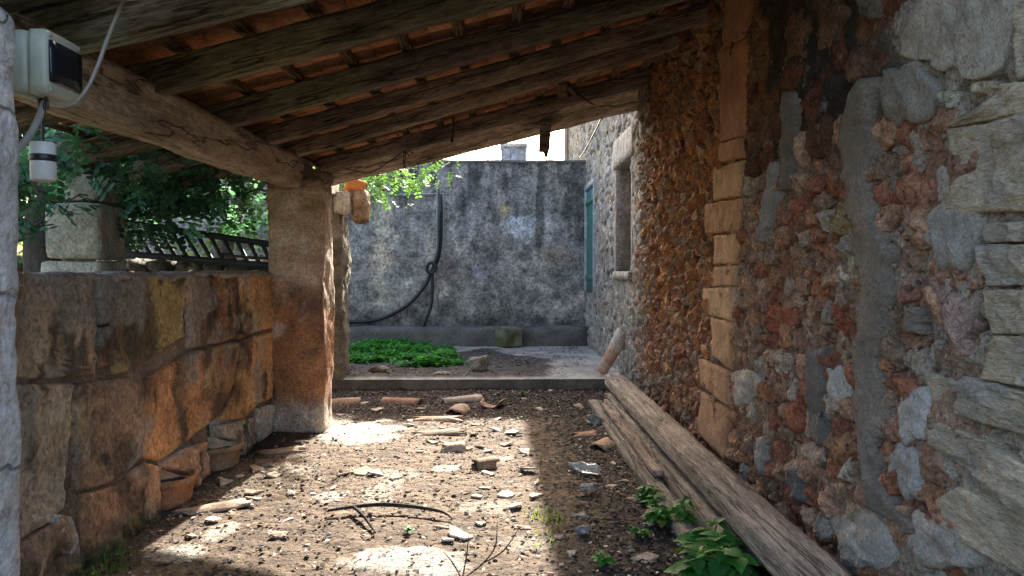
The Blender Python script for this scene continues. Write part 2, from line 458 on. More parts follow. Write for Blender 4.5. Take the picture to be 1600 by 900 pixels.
# raised concrete floor of the yard, with soil washed over it
fx = np.linspace(-4.6, 1.7, 160); fy = np.linspace(9.1, 13.45, 110)
FX, FY = np.meshgrid(fx, fy, indexing='ij'); u, v = FX.ravel(), FY.ravel()
edge = 0.02 * n2(u, u * 0, 2.5, 21)
soil = sstep(0.05, 0.28, 0.75 * n2(u, v, 0.75, 22, 5) + 0.55 * np.exp(-((u + 0.75) / 1.1) ** 2 - ((v - 10.3) / 1.25) ** 2) + 0.12 - 0.4 * sstep(0.5, 1.2, u) - 0.5 * sstep(9.3, 9.12, v))
fz = 0.13 + 0.03 * soil + 0.008 * n2(u, v, 9, 23) * (0.25 + soil)
fc = mixc(np.array((0.34, 0.32, 0.29)) * (1 + 0.6 * n2(u, v, 3, 24))[:, None], (0.055, 0.045, 0.042), soil * 0.95)
vv = v + np.where(v < 9.11, edge, 0)
top = np.stack([u, vv, fz], 1)
nb = len(top)
fr = np.stack([fx, vv.reshape(160, 110)[:, 0] + 0.012, np.full(160, -0.12)], 1)
F = grid_faces(160, 110).tolist() + [(i * 110, nb + i, nb + i + 1, (i + 1) * 110)[::-1] for i in range(159)]
fl = build('concrete_floor', np.concatenate([top, fr]), F, m_conc, np.concatenate([fc, np.tile((0.2, 0.17, 0.14), (160, 1))]), smooth=True)
fl['kind'] = 'structure'

# ================================================================== THE HOUSE WALL ON THE RIGHT
house = thing('stone_house', 'rubble stone house wall in orange, red and grey on the right', 'house', (1.64, 7, 0))
hm = Matrix.Translation((-1.64, -7, 0))
def hpart(name, v, f, mat, col, smooth=True):
    o = build(name, v, f, mat, col, house, smooth); o.matrix_parent_inverse = hm; return o
WIN = (8.85, 9.95, 1.46, 2.86); SHU = (12.15, 13.3, 1.08, 2.92)
us = np.unique(np.round(np.concatenate([np.arange(0.8, 2.0, .06), np.arange(2.0, 5.0, .016), np.arange(5.0, 8.4, .026), np.arange(8.4, 8.85, .045), np.linspace(8.85, 9.95, 24), np.linspace(9.95, 12.15, 48), np.linspace(12.15, 13.3, 20), np.linspace(13.3, 17.5, 60)]), 4))
vs_ = np.unique(np.round(np.concatenate([np.linspace(-0.15, 1.08, 64), np.linspace(1.08, 1.46, 20), np.linspace(1.46, 2.86, 72), np.linspace(2.86, 2.92, 3), np.linspace(2.92, 5.2, 70)]), 4))
UU, VV = np.meshgrid(us, vs_, indexing='ij'); u, v = UU.ravel(), VV.ravel()
def wall_color(u, v):
    w1 = n2(u, v, 1.6, 31, 5); w2 = n2(u, v, 5, 32, 4)
    c = np.tile(np.array((0.27, 0.135, 0.075)), (len(u), 1))                      # clay stained part
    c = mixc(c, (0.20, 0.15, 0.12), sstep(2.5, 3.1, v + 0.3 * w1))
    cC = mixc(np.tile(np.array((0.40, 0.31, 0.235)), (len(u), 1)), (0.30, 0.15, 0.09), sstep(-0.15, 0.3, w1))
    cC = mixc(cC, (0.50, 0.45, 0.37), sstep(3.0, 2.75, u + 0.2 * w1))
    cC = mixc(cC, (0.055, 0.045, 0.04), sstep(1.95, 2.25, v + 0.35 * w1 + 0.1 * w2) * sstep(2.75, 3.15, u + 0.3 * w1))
    cC = mixc(cC, (0.30, 0.14, 0.07), sstep(0.12, 0.3, n2(u, v, 2.4, 35, 4)) * sstep(2.2, 2.6, v) * 0.9)
    cC = mixc(cC, (0.46, 0.45, 0.42), sstep(2.12, 2.3, v + 0.2 * w2) * sstep(3.15, 2.85, u + 0.25 * w1))
    c = mixc(c, cC, sstep(5.1, 4.8, u))
    far = mixc(np.tile(np.array((0.40, 0.37, 0.32)), (len(u), 1)), (0.55, 0.53, 0.48), sstep(0.0, 0.4, w1))
    c = mixc(c, far, sstep(8.1, 8.6, u + 0.15 * w2))
    c = mixc(c, (0.5, 0.44, 0.36), 0.8 * sstep(0.32, 0.1, np.abs(u - 8.25 + 0.2 * w1)))   # whitish strip at the porch's end
    return c * (1 + 0.3 * w2)[:, None]
wc = wall_color(u, v)
rough_ = 0.5 + 0.5 * sstep(5.2, 4.7, u)
hh = 0.03 * n2(u, v, 4, 36, 4) + rough_ * (0.026 * n2(u, v, 13, 37, 3) + 0.012 * n2(u, v, 34, 39, 2)) + 0.008 * sstep(5.2, 4.7, u) - 0.006 + 0.012 * sstep(8.2, 8.7, u)
ck = np.abs(n2(u, v, 3.2, 43, 4)); ck2 = np.abs(n2(u * .7, v, 6.5, 44, 3)); hh = hh - (0.05 * sstep(0.05, 0.0, ck) + 0.045 * sstep(0.07, 0.0, ck2)) * (u < 8.4) * (1 - 0.75 * (u < 4.8) * (v > 2.15))
hh = np.where(u > 8.3, hh + 0.015 * n2(u, v, 9, 38, 2), hh)
i, j = np.meshgrid(np.arange(len(us) - 1), np.arange(len(vs_) - 1), indexing='ij')
um, vm = (us[i] + us[i + 1]) / 2, (vs_[j] + vs_[j + 1]) / 2
def inrect(r): return (um > r[0]) & (um < r[1]) & (vm > r[2]) & (vm < r[3])
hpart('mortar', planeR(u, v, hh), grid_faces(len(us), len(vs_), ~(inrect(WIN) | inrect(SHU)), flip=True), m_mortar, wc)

# window opening: reveals, sill, boarded back
def slab(name, x0, x1, y0, y1, z0, z1, mat, col, par, amp=0.006, n=None, minv=None, rad=0.01, seed=0):
    n = n or tuple(max(2, int(q / 0.08)) for q in (x1 - x0, y1 - y0, z1 - z0))
    V, F = rough_box(x1 - x0, y1 - y0, z1 - z0, n, rad, amp, 5, seed)
    o = build(name, V + np.array(((x0 + x1) / 2, (y0 + y1) / 2, (z0 + z1) / 2)), F, mat, col, par)
    if minv is not None: o.matrix_parent_inverse = minv
    return o
wnd = obj('window', None, house); wnd.matrix_parent_inverse = hm
a, b, c_, d_ = WIN
gp = (0.36, 0.33, 0.30)
slab('reveal', 1.625, 2.2, b - 0.01, b + 0.12, c_ - .02, d_ + .02, m_plast, gp, wnd, seed=2)
slab('reveal', 1.625, 2.2, a - 0.12, a + 0.01, c_ - .02, d_ + .02, m_plast, gp, wnd, seed=3)
slab('lintel', 1.6, 2.2, a - 0.2, b + 0.15, d_ - 0.01, d_ + 0.36, m_plast, (0.45, 0.43, 0.38), wnd, seed=4)
slab('sill', 1.585, 2.2, a - 0.06, b + 0.06, c_ - 0.1, c_ + 0.008, m_plast, (0.45, 0.42, 0.37), wnd, seed=5)
slab('board', 2.14, 2.19, a, b, c_, d_, m_wood, (0.10, 0.07, 0.05), wnd, seed=6)
sh = obj('shutter', None, house); sh.matrix_parent_inverse = hm
a, b, c_, d_ = SHU
slab('frame', 1.6, 1.70, a - .09, a + .035, c_ - .02, d_ + .08, m_plast, (0.42, 0.47, 0.46), sh, 0.003, seed=7)
slab('frame', 1.6, 1.70, b - .035, b + .06, c_ - .02, d_ + .08, m_plast, (0.42, 0.47, 0.46), sh, 0.003, seed=8)
slab('frame', 1.6, 1.70, a, b, d_ - .03, d_ + .08, m_plast, (0.42, 0.47, 0.46), sh, 0.003, seed=9)
nbd = 8
for k in range(nbd):
    w = (b - a - 0.07) / nbd
    slab('board', 1.627 + 0.004 * (k % 2), 1.665, a + .035 + k * w + .004, a + .035 + (k + 1) * w - .004, c_, d_ - .03, m_paint, (0.05, 0.16, 0.145), sh, 0.001, (2, 2, 8), rad=.004)
for zz in (c_ + .22, d_ - .3): slab('batten', 1.61, 1.634, a + .05, b - .05, zz, zz + .09, m_paint, (0.05, 0.15, 0.135), sh, .001, (2, 6, 2), rad=.004)

# jamb of a walled-up doorway: cut sandstone blocks in a column
jamb = [[(1135, 82), (1172, 62), (1168, 211), (1132, 222)], [(1133, 225), (1166, 214), (1164, 247), (1130, 255)], [(1123, 262), (1165, 252), (1162, 307), (1123, 313)],
        [(1132, 315), (1161, 310), (1159, 361), (1131, 363)], [(1110, 320), (1130, 316), (1129, 364), (1109, 365)], [(1123, 368), (1158, 365), (1156, 412), (1123, 413)],
        [(1123, 417), (1156, 415), (1154, 446), (1122, 447)], [(1103, 451), (1153, 449), (1152, 501), (1119, 494), (1104, 480)], [(1119, 497), (1152, 504), (1147, 577), (1122, 557)],
        [(1097, 560), (1147, 581), (1146, 634), (1100, 602)], [(1102, 612), (1146, 641), (1142, 722), (1100, 676)], [(1140, 0), (1178, -40), (1172, 58), (1136, 78)]]
jc = [(0.36, 0.17, 0.09), (0.40, 0.2, 0.1), (0.50, 0.29, 0.15), (0.47, 0.27, 0.14), (0.43, 0.23, 0.12), (0.50, 0.29, 0.15), (0.47, 0.28, 0.16), (0.50, 0.32, 0.19), (0.45, 0.27, 0.15), (0.40, 0.23, 0.13), (0.38, 0.22, 0.13), (0.3, 0.15, 0.08)]
feats = []
for k, (p, c) in enumerate(zip(jamb, jc)):
    q = uvR(p); feats.append(q)
    q = [tuple(np.array(w) * 1.04 - np.array(q).mean(0) * .04) for w in q]
    V, F, _ = polar(q, planeR, True, 0.035, 22, 9, 28, 100 + k, 0.016, 8, 0, 0.05, base=0.008, tilt=0.02)
    hpart('block', V, F, m_jamb, np.array(c) * (1 + 0.22 * n2(V[:, 1], V[:, 2], 4, k))[:, None])
# pale ashlar at the near end
ash = [[(1480, 200), (1543, 165), (1580, 132), (1680, 120), (1680, 165), (1600, 179)], [(1489, 203), (1600, 183), (1680, 170), (1680, 326), (1599, 329), (1487, 336), (1484, 290)],
       [(1545, 350), (1680, 342), (1680, 374), (1548, 379)], [(1543, 384), (1680, 378), (1680, 444), (1546, 447)], [(1552, 456), (1680, 450), (1680, 522), (1566, 520)],
       [(1564, 526), (1680, 526), (1680, 612), (1600, 602), (1538, 592)], [(1447, 582), (1500, 585), (1600, 611), (1680, 630), (1680, 700), (1600, 676), (1462, 634)],
       [(1454, 655), (1500, 668), (1600, 722), (1680, 760), (1680, 850), (1600, 800), (1526, 739), (1462, 692)], [(1469, 785), (1508, 762), (1600, 806), (1680, 860), (1680, 960), (1600, 895), (1526, 852), (1478, 818)],
       [(1600, 0), (1690, -30), (1690, 112), (1598, 122)]]
for k, p in enumerate(ash):
    q = uvR(p); feats.append(q)
    q = [tuple(np.array(w) * 1.05 - np.array(q).mean(0) * .05) for w in q]
    V, F, _ = polar(q, planeR, True, 0.024, 24, 16, 48, 140 + k, 0.034, 7, 0, 0.07, base=0.004, tilt=0.012)
    lay = 0.008 * vnoise(np.stack([V[:, 1] * 1.5, V[:, 2] * 34, V[:, 1] * 0], 1), k)
    V[:, 0] += lay
    cc = mixc(np.tile(np.array((0.58, 0.50, 0.37)), (len(V), 1)), (0.46, 0.43, 0.38), sstep(0.0, 0.4, n2(V[:, 1], V[:, 2], 2.5, 50 + k)))
    hpart('block', V, F, m_ash, cc * (1 + 0.2 * n2(V[:, 1], V[:, 2], 7, k))[:, None])
# smears of cement
def px_ribbon(pts): return [(tuple(onX(x - w, y, 1.64)[1:]), tuple(onX(x + w, y, 1.64)[1:])) for x, y, w in pts]
dk = (0.235, 0.203, 0.168); lt = (0.40, 0.385, 0.35)
ribs = [([(1366, 118, 14), (1352, 190, 26), (1346, 260, 24), (1358, 330, 26), (1374, 400, 30), (1378, 470, 27), (1366, 535, 24), (1366, 600, 20), (1378, 650, 28), (1368, 700, 10), (1374, 738, 13), (1392, 790, 24), (1432, 826, 18), (1445, 835, 8)], dk, .045),
        ([(1288, 540, 12), (1284, 600, 18), (1278, 650, 14), (1290, 700, 12)], (0.17, 0.16, 0.145), .034), ([(1254, 725, 12), (1250, 755, 14), (1256, 785, 6)], (0.15, 0.14, 0.13), .034),
        ([(1196, 680, 6), (1196, 715, 8), (1197, 745, 5)], (0.32, 0.30, 0.27), .03), ([(1240, 140, 8), (1240, 190, 14), (1238, 250, 14), (1236, 300, 8)], (0.17, 0.155, 0.14), .035),
        ([(1440, 478, 10), (1440, 500, 16), (1442, 524, 10)], dk, .045), ([(1215, 250, 6), (1212, 300, 12), (1206, 345, 9), (1192, 380, 6)], (0.27, 0.26, 0.24), .035)]
for k, (p, c, t) in enumerate(ribs):
    e = px_ribbon(p); V, F = ribbon(e, planeR, False, t, 60 + k, base=0.012)
    hpart('cement_smear', V, F, m_cement, np.array(c) * (1 + 0.2 * n2(V[:, 1], V[:, 2], 5, k))[:, None])
    feats.append([q[0] for q in e] + [q[1] for q in e][::-1])
pats = [([(1378, 108), (1440, 98), (1474, 132), (1466, 180), (1440, 196), (1388, 194), (1380, 150)], (0.30, 0.28, 0.245)), ([(1456, 322), (1500, 318), (1538, 298), (1546, 360), (1514, 428), (1484, 424), (1456, 378)], lt),
        ([(1474, 262), (1492, 258), (1494, 300), (1478, 318), (1470, 290)], (0.33, 0.31, 0.28)), ([(1395, 700), (1440, 690), (1450, 740), (1448, 782), (1418, 776), (1398, 740)], (0.40, 0.385, 0.35)), ([(1410, 620), (1462, 600), (1458, 690), (1422, 690)], (0.5, 0.48, 0.44)),
        ([(1300, 572), (1334, 576), (1338, 632), (1306, 630), (1298, 600)], (0.55, 0.52, 0.47)), ([(1148, 580), (1200, 578), (1190, 612), (1160, 640), (1148, 620)], (0.46, 0.42, 0.36)), ([(1300, 810), (1370, 790), (1400, 860), (1390, 900), (1320, 890)], (0.44, 0.41, 0.36)), ([(1440, 800), (1520, 830), (1530, 880), (1450, 890), (1430, 850)], (0.41, 0.38, 0.33)),
        ([(1402, 10), (1500, -20), (1596, -20), (1596, 100), (1500, 112), (1420, 85)], (0.48, 0.45, 0.39))]
for k, (p, c) in enumerate(pats):
    q = uvR(p); feats.append(q)
    V, F, _ = polar(q, planeR, True, 0.025 if k < 9 else 0.008, 7, 10, 36, 170 + k, 0.034, 9, 0, 0.25, base=0.012)
    hpart('cement_patch', V, F, m_cement, np.array(c) * (1 + 0.25 * n2(V[:, 1], V[:, 2], 5, k))[:, None])

# rubble stones
def cells(pts, asp, shrink, nn=14):
    Q = pts / np.array((asp, 1.0)); out = []
    for i in range(len(Q)):
        d = np.linalg.norm(Q - Q[i], axis=1); idx = np.argsort(d)[1:nn + 1]
        r = 0.17
        poly = [np.array((math.cos(t) * r, math.sin(t) * r)) for t in np.linspace(0, 2 * math.pi, 13)[:-1]]
        for j in idx:
            nrm = Q[j] - Q[i]; ln = np.linalg.norm(nrm); nrm = nrm / ln; lim = ln / 2
            new = []
            for a in range(len(poly)):
                p, q = poly[a], poly[(a + 1) % len(poly)]
                dp, dq = p @ nrm - lim, q @ nrm - lim
                if dp <= 0: new.append(p)
                if dp * dq < 0: new.append(p + (q - p) * dp / (dp - dq))
            poly = new
            if len(poly) < 3: break
        out.append([(Q[i] + p * shrink) * np.array((asp, 1.0)) for p in poly] if len(poly) >= 3 else None)
    return out
special = [((1440, 300), (33, 38), (0.50, 0.24, 0.15)), ((1331, 346), (25, 28), (0.36, 0.27, 0.14)), ((1335, 565), (29, 29), (0.52, 0.40, 0.26)), ((1498, 508), (36, 48), (0.42, 0.30, 0.26)), ((1432, 400), (42, 26), (0.33, 0.23, 0.16)),
           ((1488, 154), (20, 13), (0.42, 0.42, 0.33)), ((1547, 137), (21, 12), (0.46, 0.40, 0.28)), ((1425, 452), (24, 22), (0.40, 0.20, 0.15)), ((1478, 452), (40, 20), (0.38, 0.26, 0.22)), ((1408, 525), (22, 38), (0.36, 0.25, 0.17)), ((1388, 572), (14, 13), (0.45, 0.23, 0.12)),
           ((1222, 500), (22, 26), (0.40, 0.13, 0.07)), ((1190, 470), (16, 26), (0.32, 0.18, 0.13)), ((1178, 535), (20, 42), (0.30, 0.20, 0.14)), ((1320, 500), (26, 26), (0.34, 0.12, 0.07)), ((1400, 660), (34, 30), (0.40, 0.24, 0.17)), ((1345, 748), (22, 26), (0.33, 0.25, 0.17)), ((1340, 800), (18, 20), (0.42, 0.32, 0.22)),
           ((1415, 805), (24, 16), (0.46, 0.28, 0.18)), ((1322, 700), (22, 24), (0.44, 0.24, 0.13)), ((1250, 640), (14, 34), (0.42, 0.15, 0.08)), ((1400, 600), (20, 24), (0.40, 0.2, 0.13)), ((1430, 340), (30, 18), (0.40, 0.24, 0.18)), ((1270, 400), (18, 24), (0.33, 0.22, 0.16)), ((1300, 430), (22, 18), (0.40, 0.27, 0.18)), ((1290, 470), (20, 16), (0.30, 0.15, 0.10))]
spec_uv = []; stones = []
for k, ((x, y), (a, b), c) in enumerate(special):
    th = np.linspace(0, 2 * math.pi, 12)[:-1]
    q = uvR([(x + a * math.cos(t), y + b * math.sin(t)) for t in th]); spec_uv.append(q); stones.append((q, c, 0.06))
pts = []
tries = 0
P_u = rng.uniform(2.0, 8.4, 60000); P_v = rng.uniform(-0.05, 3.75, 60000); wn_ = n2(P_u, P_v, 0.9, 41, 3); wr = rng.uniform(0, 1, 60000)
sm = np.zeros(60000, bool)
for q in feats + spec_uv: sm |= inside(q, P_u, P_v)
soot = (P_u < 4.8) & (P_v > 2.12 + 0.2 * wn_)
acc = np.zeros((0, 2))
for k in range(60000):
    if sm[k]: continue
    uu, v0 = P_u[k], P_v[k]
    if uu < 2.66: continue
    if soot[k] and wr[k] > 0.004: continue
    r = (0.115 if uu > 5.0 else 0.112) * (0.7 + 0.75 * (wn_[k] * .5 + .5)) * (0.75 + 0.5 * wr[k] ** 2)
    if len(acc):
        d = (acc - (uu, v0)) / np.array((1.55, 1.0))
        if (d * d).sum(1).min() < r * r: continue
    acc = np.vstack([acc, (uu, v0)])
    if len(acc) > 900: break
cl = cells(acc, 1.55, 0.93)
palA = [(0.46, 0.21, 0.09), (0.49, 0.25, 0.115), (0.40, 0.17, 0.08), (0.43, 0.25, 0.14), (0.34, 0.15, 0.085), (0.37, 0.25, 0.17)]
palC = [(0.40, 0.17, 0.095), (0.43, 0.22, 0.125), (0.37, 0.22, 0.145), (0.40, 0.28, 0.20), (0.34, 0.14, 0.085), (0.46, 0.28, 0.18), (0.48, 0.40, 0.31)]
for k, q in enumerate(cl):
    if q is None: continue
    uu, v0 = acc[k]
    pal = palA if uu > 5.0 else palC
    c = np.array(pal[rng.integers(len(pal))]) * rng.uniform(0.8, 1.2)
    if uu > 5.0:
        lowgrey = sstep(1.25, 0.5, v0) * rng.uniform(0, 1)
        c = c * (1 - 0.5 * lowgrey) + np.array((0.28, 0.21, 0.17)) * 0.5 * lowgrey
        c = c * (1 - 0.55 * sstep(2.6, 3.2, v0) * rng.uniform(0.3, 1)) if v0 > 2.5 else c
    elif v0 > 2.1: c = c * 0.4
    if uu > 7.9: c = c * 0.6 + np.array((0.42, 0.37, 0.31)) * 0.4
    stones.append((q, c, rng.uniform(0.035, 0.075)))
def vis(q):
    p = np.array(q); s = abs((p[:, 0] * np.roll(p[:, 1], -1) - np.roll(p[:, 0], -1) * p[:, 1]).sum()) / 2
    return s / max(p[:, 0].mean(), 2.2) ** 3
stones.sort(key=lambda s: -vis(s[0]))
rest = Join(); small = Join()
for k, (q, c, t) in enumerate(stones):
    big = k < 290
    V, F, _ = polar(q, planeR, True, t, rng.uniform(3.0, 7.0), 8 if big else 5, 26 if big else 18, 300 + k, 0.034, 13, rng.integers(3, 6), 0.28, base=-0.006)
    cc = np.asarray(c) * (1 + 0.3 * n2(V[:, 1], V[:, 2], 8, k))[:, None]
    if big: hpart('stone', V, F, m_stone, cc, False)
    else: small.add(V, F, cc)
# small chips packed between the stones, and the small stones of the far, daylit stretch
def inwin(uu, v0): return (8.6 < uu < 10.2 and 1.3 < v0 < 3.3) or (11.95 < uu < 13.5 and 1.0 < v0 < 3.05)
fp = np.zeros((0, 2))
for k in range(9000):
    uu, v0 = rng.uniform(8.35, 16.5), rng.uniform(0.1, 5.0)
    if inwin(uu, v0): continue
    if len(fp):
        d = (fp - (uu, v0)) / np.array((1.5, 1.0))
        if (d * d).sum(1).min() < 0.105 ** 2: continue
    fp = np.vstack([fp, (uu, v0)])
for k, q in enumerate(cells(fp, 1.5, 0.9, 10)):
    if q is None: continue
    V, F, _ = polar(q, planeR, True, rng.uniform(0.02, 0.06), 3.5, 3, 11, 1500 + k, 0.03, 13, 3, 0.35, base=-0.008)
    c = np.array([(0.44, 0.41, 0.36), (0.36, 0.33, 0.29), (0.52, 0.48, 0.42), (0.40, 0.31, 0.23), (0.30, 0.28, 0.26)][rng.integers(5)])
    rest.add(V, F, c * rng.uniform(0.8, 1.15))
cu = rng.uniform(2.2, 8.3, 1800); cv = rng.uniform(0.05, 3.3, 1800); bad = ((cu < 4.8) & (cv > 2.1)) | (cu < 2.6)
for q in feats[:22]: bad |= inside(q, cu, cv)
rk1 = [rock(1, k, 1, (0.9, 1.2, 1)) for k in range(20)]
for k in np.nonzero(~bad)[0]:
    V, F = rk1[k % 20]; c = np.array([(0.36, 0.31, 0.26), (0.34, 0.18, 0.1), (0.30, 0.22, 0.17), (0.25, 0.16, 0.12)][rng.integers(4)])
    rest.add(V * rng.uniform(0.006, 0.018) + np.array((1.64 - rng.uniform(0.0, 0.03), cu[k], cv[k])), F, c)
o = small.out('packed_stones', m_stone, house, False); o.matrix_parent_inverse = hm; o['kind'] = 'stuff'
o = rest.out('small_stones', m_stone, house); o.matrix_parent_inverse = hm; o['kind'] = 'stuff'
# eaves and body of the house above
V, F = rough_box(5.0, 16.7, 0.16, (6, 40, 2), 0.02, 0.02, 2, 4)
hpart('eaves', V + np.array((3.84, 9.15, 5.27)), F, m_terra, (0.38, 0.2, 0.12))
V, F = rough_box(4.2, 0.3, 5.3, (6, 2, 8), 0.02, 0.01, 2, 5)
hpart('end_wall', V + np.array((3.76, 17.35, 2.55)), F, m_mortar, (0.4, 0.36, 0.3))
V, F = tube([(1.58, 16.6, 5.2), (1.58, 16.6, 4.2), (1.58, 16.6, 2.9), (1.5, 16.6, 2.6)], 0.05, 10)
hpart('drainpipe', V, F, m_iron, (0.35, 0.24, 0.2))

# ================================================================== END WALL OF THE YARD
bw = thing('plaster_wall', 'tall grey-black mottled plaster wall closing the yard at the back', 'wall', (0, 13.4, 0.1))
bm_ = Matrix.Translation((0, -13.4, -0.1))
bu = np.linspace(-7.5, 1.72, 300); bv = np.linspace(-0.1, 3.44, 130)
BU, BV = np.meshgrid(bu, bv, indexing='ij'); u, v = BU.ravel(), BV.ravel()
w1 = n2(u, v, 1.1, 51, 6, 0.6); w2 = n2(u, v, 4, 52, 5, 0.6); st = n2(u * 5, v * 0.5, 1.0, 53, 5); w3 = n2(u, v, 11, 54, 4, .6)
c = np.tile(np.array((0.26, 0.252, 0.24)), (len(u), 1)) * (1 + 0.5 * w1 + 0.35 * st)[:, None]
c = mixc(c, (0.40, 0.39, 0.37), 0.8 * sstep(0.02, 0.36, w1 * 0.8 + w2 * 0.7 + 0.3 * st))
c = mixc(c, (0.045, 0.046, 0.047), 0.75 * sstep(0.0, 0.35, st * 1.1 + 0.4 * (v - 2.7) + 0.2 * w2))
c = mixc(c, (0.05, 0.05, 0.045), 0.6 * sstep(0.9, 0.4, v + 0.5 * w2))
for px, py, a, b, cc, s in [(600, 345, 18, 34, (0.52, 0.47, 0.39), .9), (596, 402, 20, 24, (0.54, 0.47, 0.37), .95), (594, 455, 20, 24, (0.44, 0.39, 0.32), .7), (672, 390, 6, 30, (0.5, 0.46, 0.38), .8), (688, 452, 12, 14, (0.52, 0.48, 0.42), .8), (812, 353, 20, 15, (0.40, 0.44, 0.48), .9), (825, 368, 8, 14, (0.4, 0.44, 0.47), .8), (787, 327, 9, 13, (0.36, 0.29, 0.16), .8),
                        (868, 400, 24, 14, (0.36, 0.31, 0.24), .7), (750, 425, 12, 10, (0.34, 0.36, 0.4), .7), (905, 467, 8, 8, (0.5, 0.46, 0.4), .9), (735, 355, 12, 24, (0.33, 0.34, 0.34), .5), (600, 305, 14, 16, (0.4, 0.37, 0.31), .5), (810, 285, 8, 30, (0.34, 0.33, 0.32), .5), (760, 290, 6, 40, (0.3, 0.3, 0.29), .5)]:
    p = onY(px, py, 13.4); ra = a / FPX * 13.4; rb = b / FPX * 13.4
    dd = np.sqrt(((u - p.x) / ra) ** 2 + ((v - p.z) / rb) ** 2) + 0.9 * w3 + 0.4 * w2
    c = mixc(c, cc, s * sstep(1.1, 0.9, dd))
c = c * (1 + 0.3 * w3)[:, None]
hb = 0.018 * w1 + 0.008 * w3
o = build('rendered_face', planeB(u, v, hb), grid_faces(300, 130), m_back, c, bw); o.matrix_parent_inverse = bm_
V, F = rough_box(9.3, 0.3, 0.06, (60, 3, 2), 0.02, 0.02, 3, 8); o = build('coping', V + np.array((-2.9, 13.53, 3.45)), F, m_conc, (0.16, 0.16, 0.16), bw); o.matrix_parent_inverse = bm_
V, F = rough_box(9.0, 0.42, 0.42, (70, 4, 4), 0.03, 0.025, 3, 9); o = build('ledge', V + np.array((-2.86, 13.2, 0.26)), F, m_conc, np.array((0.13, 0.125, 0.115)) * (1 + .4 * n2(V[:, 0], V[:, 2], 3, 3))[:, None], bw); o.matrix_parent_inverse = bm_
def on_back(px, py, off=0.06): p = onY(px, py, 13.4 - off); return tuple(p)
pipe = thing('water_pipe', 'thin grey metal pipe fixed along the mottled back wall', 'pipe', on_back(683, 470))
def part_world(name, V, F, mat, col, par, smooth=True):
    o = build(name, V, F, mat, col, par, smooth); o.matrix_parent_inverse = Matrix.Translation(par.location).inverted(); return o
V, F = tube([on_back(520, 305), on_back(600, 304), on_back(683, 303)], 0.016); part_world('pipe_run', V, F, m_iron, (0.3, 0.31, 0.31), pipe)
V, F = tube([on_back(683, 286), on_back(683, 370), on_back(684, 470)], 0.015); part_world('pipe_run', V, F, m_iron, (0.3, 0.31, 0.31), pipe)
V, F = tube([on_back(687, 303), on_back(692, 303), on_back(693, 312), on_back(693, 380), on_back(694, 430)], 0.013); part_world('pipe_run', V, F, m_iron, (0.3, 0.31, 0.31), pipe)
hose = thing('garden_hose', 'long black hose knotted and hanging on the back wall', 'hose', on_back(672, 420, .1))
V, F = tube([on_back(x, y, .12) for x, y in [(688, 306), (689, 340), (688, 380), (684, 405), (674, 424), (664, 446), (640, 474), (606, 494), (575, 502), (535, 503)]], 0.034, 10); part_world('hose_length', V, F, m_rubber, (0.012, 0.014, 0.02), hose)
V, F = tube([on_back(x, y, .16) for x, y in [(687, 330), (685, 390), (676, 420), (676, 450), (674, 475), (667, 496), (656, 520)]], 0.028, 10); part_world('hose_length', V, F, m_rubber, (0.012, 0.014, 0.02), hose)
V, F = tube([on_back(x, y, .18) for x, y in [(678, 428), (668, 424), (669, 413), (677, 411), (681, 420), (672, 428)]], 0.032, 10); part_world('hose_knot', V, F, m_rubber, (0.012, 0.014, 0.02), hose)

# things above the end wall
ch = thing('roof_chimney', 'pale grey boxy chimney vent with arched panels above the back wall', 'chimney', (0.45, 17.6, 0))
p = onY(803, 240, 17.6); hw = 19 / FPX * 17.6
def cpart(n, x0, x1, y0, y1, z0, z1, c): return slab(n, x0, x1, y0, y1, z0, z1, m_plast, c, ch, .002, (3, 3, 4), Matrix.Translation(ch.location).inverted(), .01)
cpart('shaft', p.x - hw, p.x + hw, 17.6, 18.2, 0, p.z + 0.16, (0.5, 0.52, 0.54))
cpart('cap', p.x - hw - .04, p.x + hw + .04, 17.55, 18.25, p.z + 0.16, p.z + 0.24, (0.52, 0.54, 0.56))
for k in range(4):
    xx = p.x - hw + (k + 0.0) * 2 * hw / 3.0
    cpart('rib', xx - .012, xx + .012, 17.57, 17.62, p.z - .5, p.z + .13, (0.45, 0.47, 0.5))
ae = thing('aerial_mast', 'thin upright mast above the back wall left of the chimney', 'mast', (0, 17, 0))
pm = onY(762, 230, 17.0); V, F = tube([(pm.x, 17, 0.0), (pm.x, 17, 2.5), (pm.x, 17, pm.z + .1)], 0.014, 6); part_world('pole', V, F, m_iron, (0.3, 0.3, 0.3), ae)
V, F = tube([(pm.x, 17, pm.z - .05), (pm.x + .15, 17, pm.z - .16), (pm.x + .55, 17.6, pm.z - .1)], 0.006, 5); part_world('wire', V, F, m_iron, (0.3, 0.3, 0.3), ae)

# ================================================================== LEFT SIDE: PARAPET
par = thing('parapet_wall', 'low wall of big stained orange and brown sandstone blocks on the left', 'wall', (-2.2, 5, 0))
pmv = Matrix.Translation((2.2, -5, 0))
def core(name, y0, y1, z0, z1, seed):
    n = (3, max(2, int((y1 - y0) / .06)), max(2, int((z1 - z0) / .06)))
    V, F = rough_box(0.26, y1 - y0, z1 - z0, n, 0.02, 0.02, 5, seed)
    V = V + np.array((-2.192, (y0 + y1) / 2, (z0 + z1) / 2))
    o = build(name, V, F, m_plast, np.array((0.26, 0.19, 0.14)) * (1 + .35 * n2(V[:, 1], V[:, 2], 3, seed))[:, None], par); o.matrix_parent_inverse = pmv
core('bedding', 2.3, 7.0, 0.43, 1.44, 1); core('bedding', 2.3, 4.44, -.1, 0.45, 2); core('bedding', 5.05, 5.28, -.1, .45, 3); core('bedding', 5.95, 7.0, -.1, .45, 4)
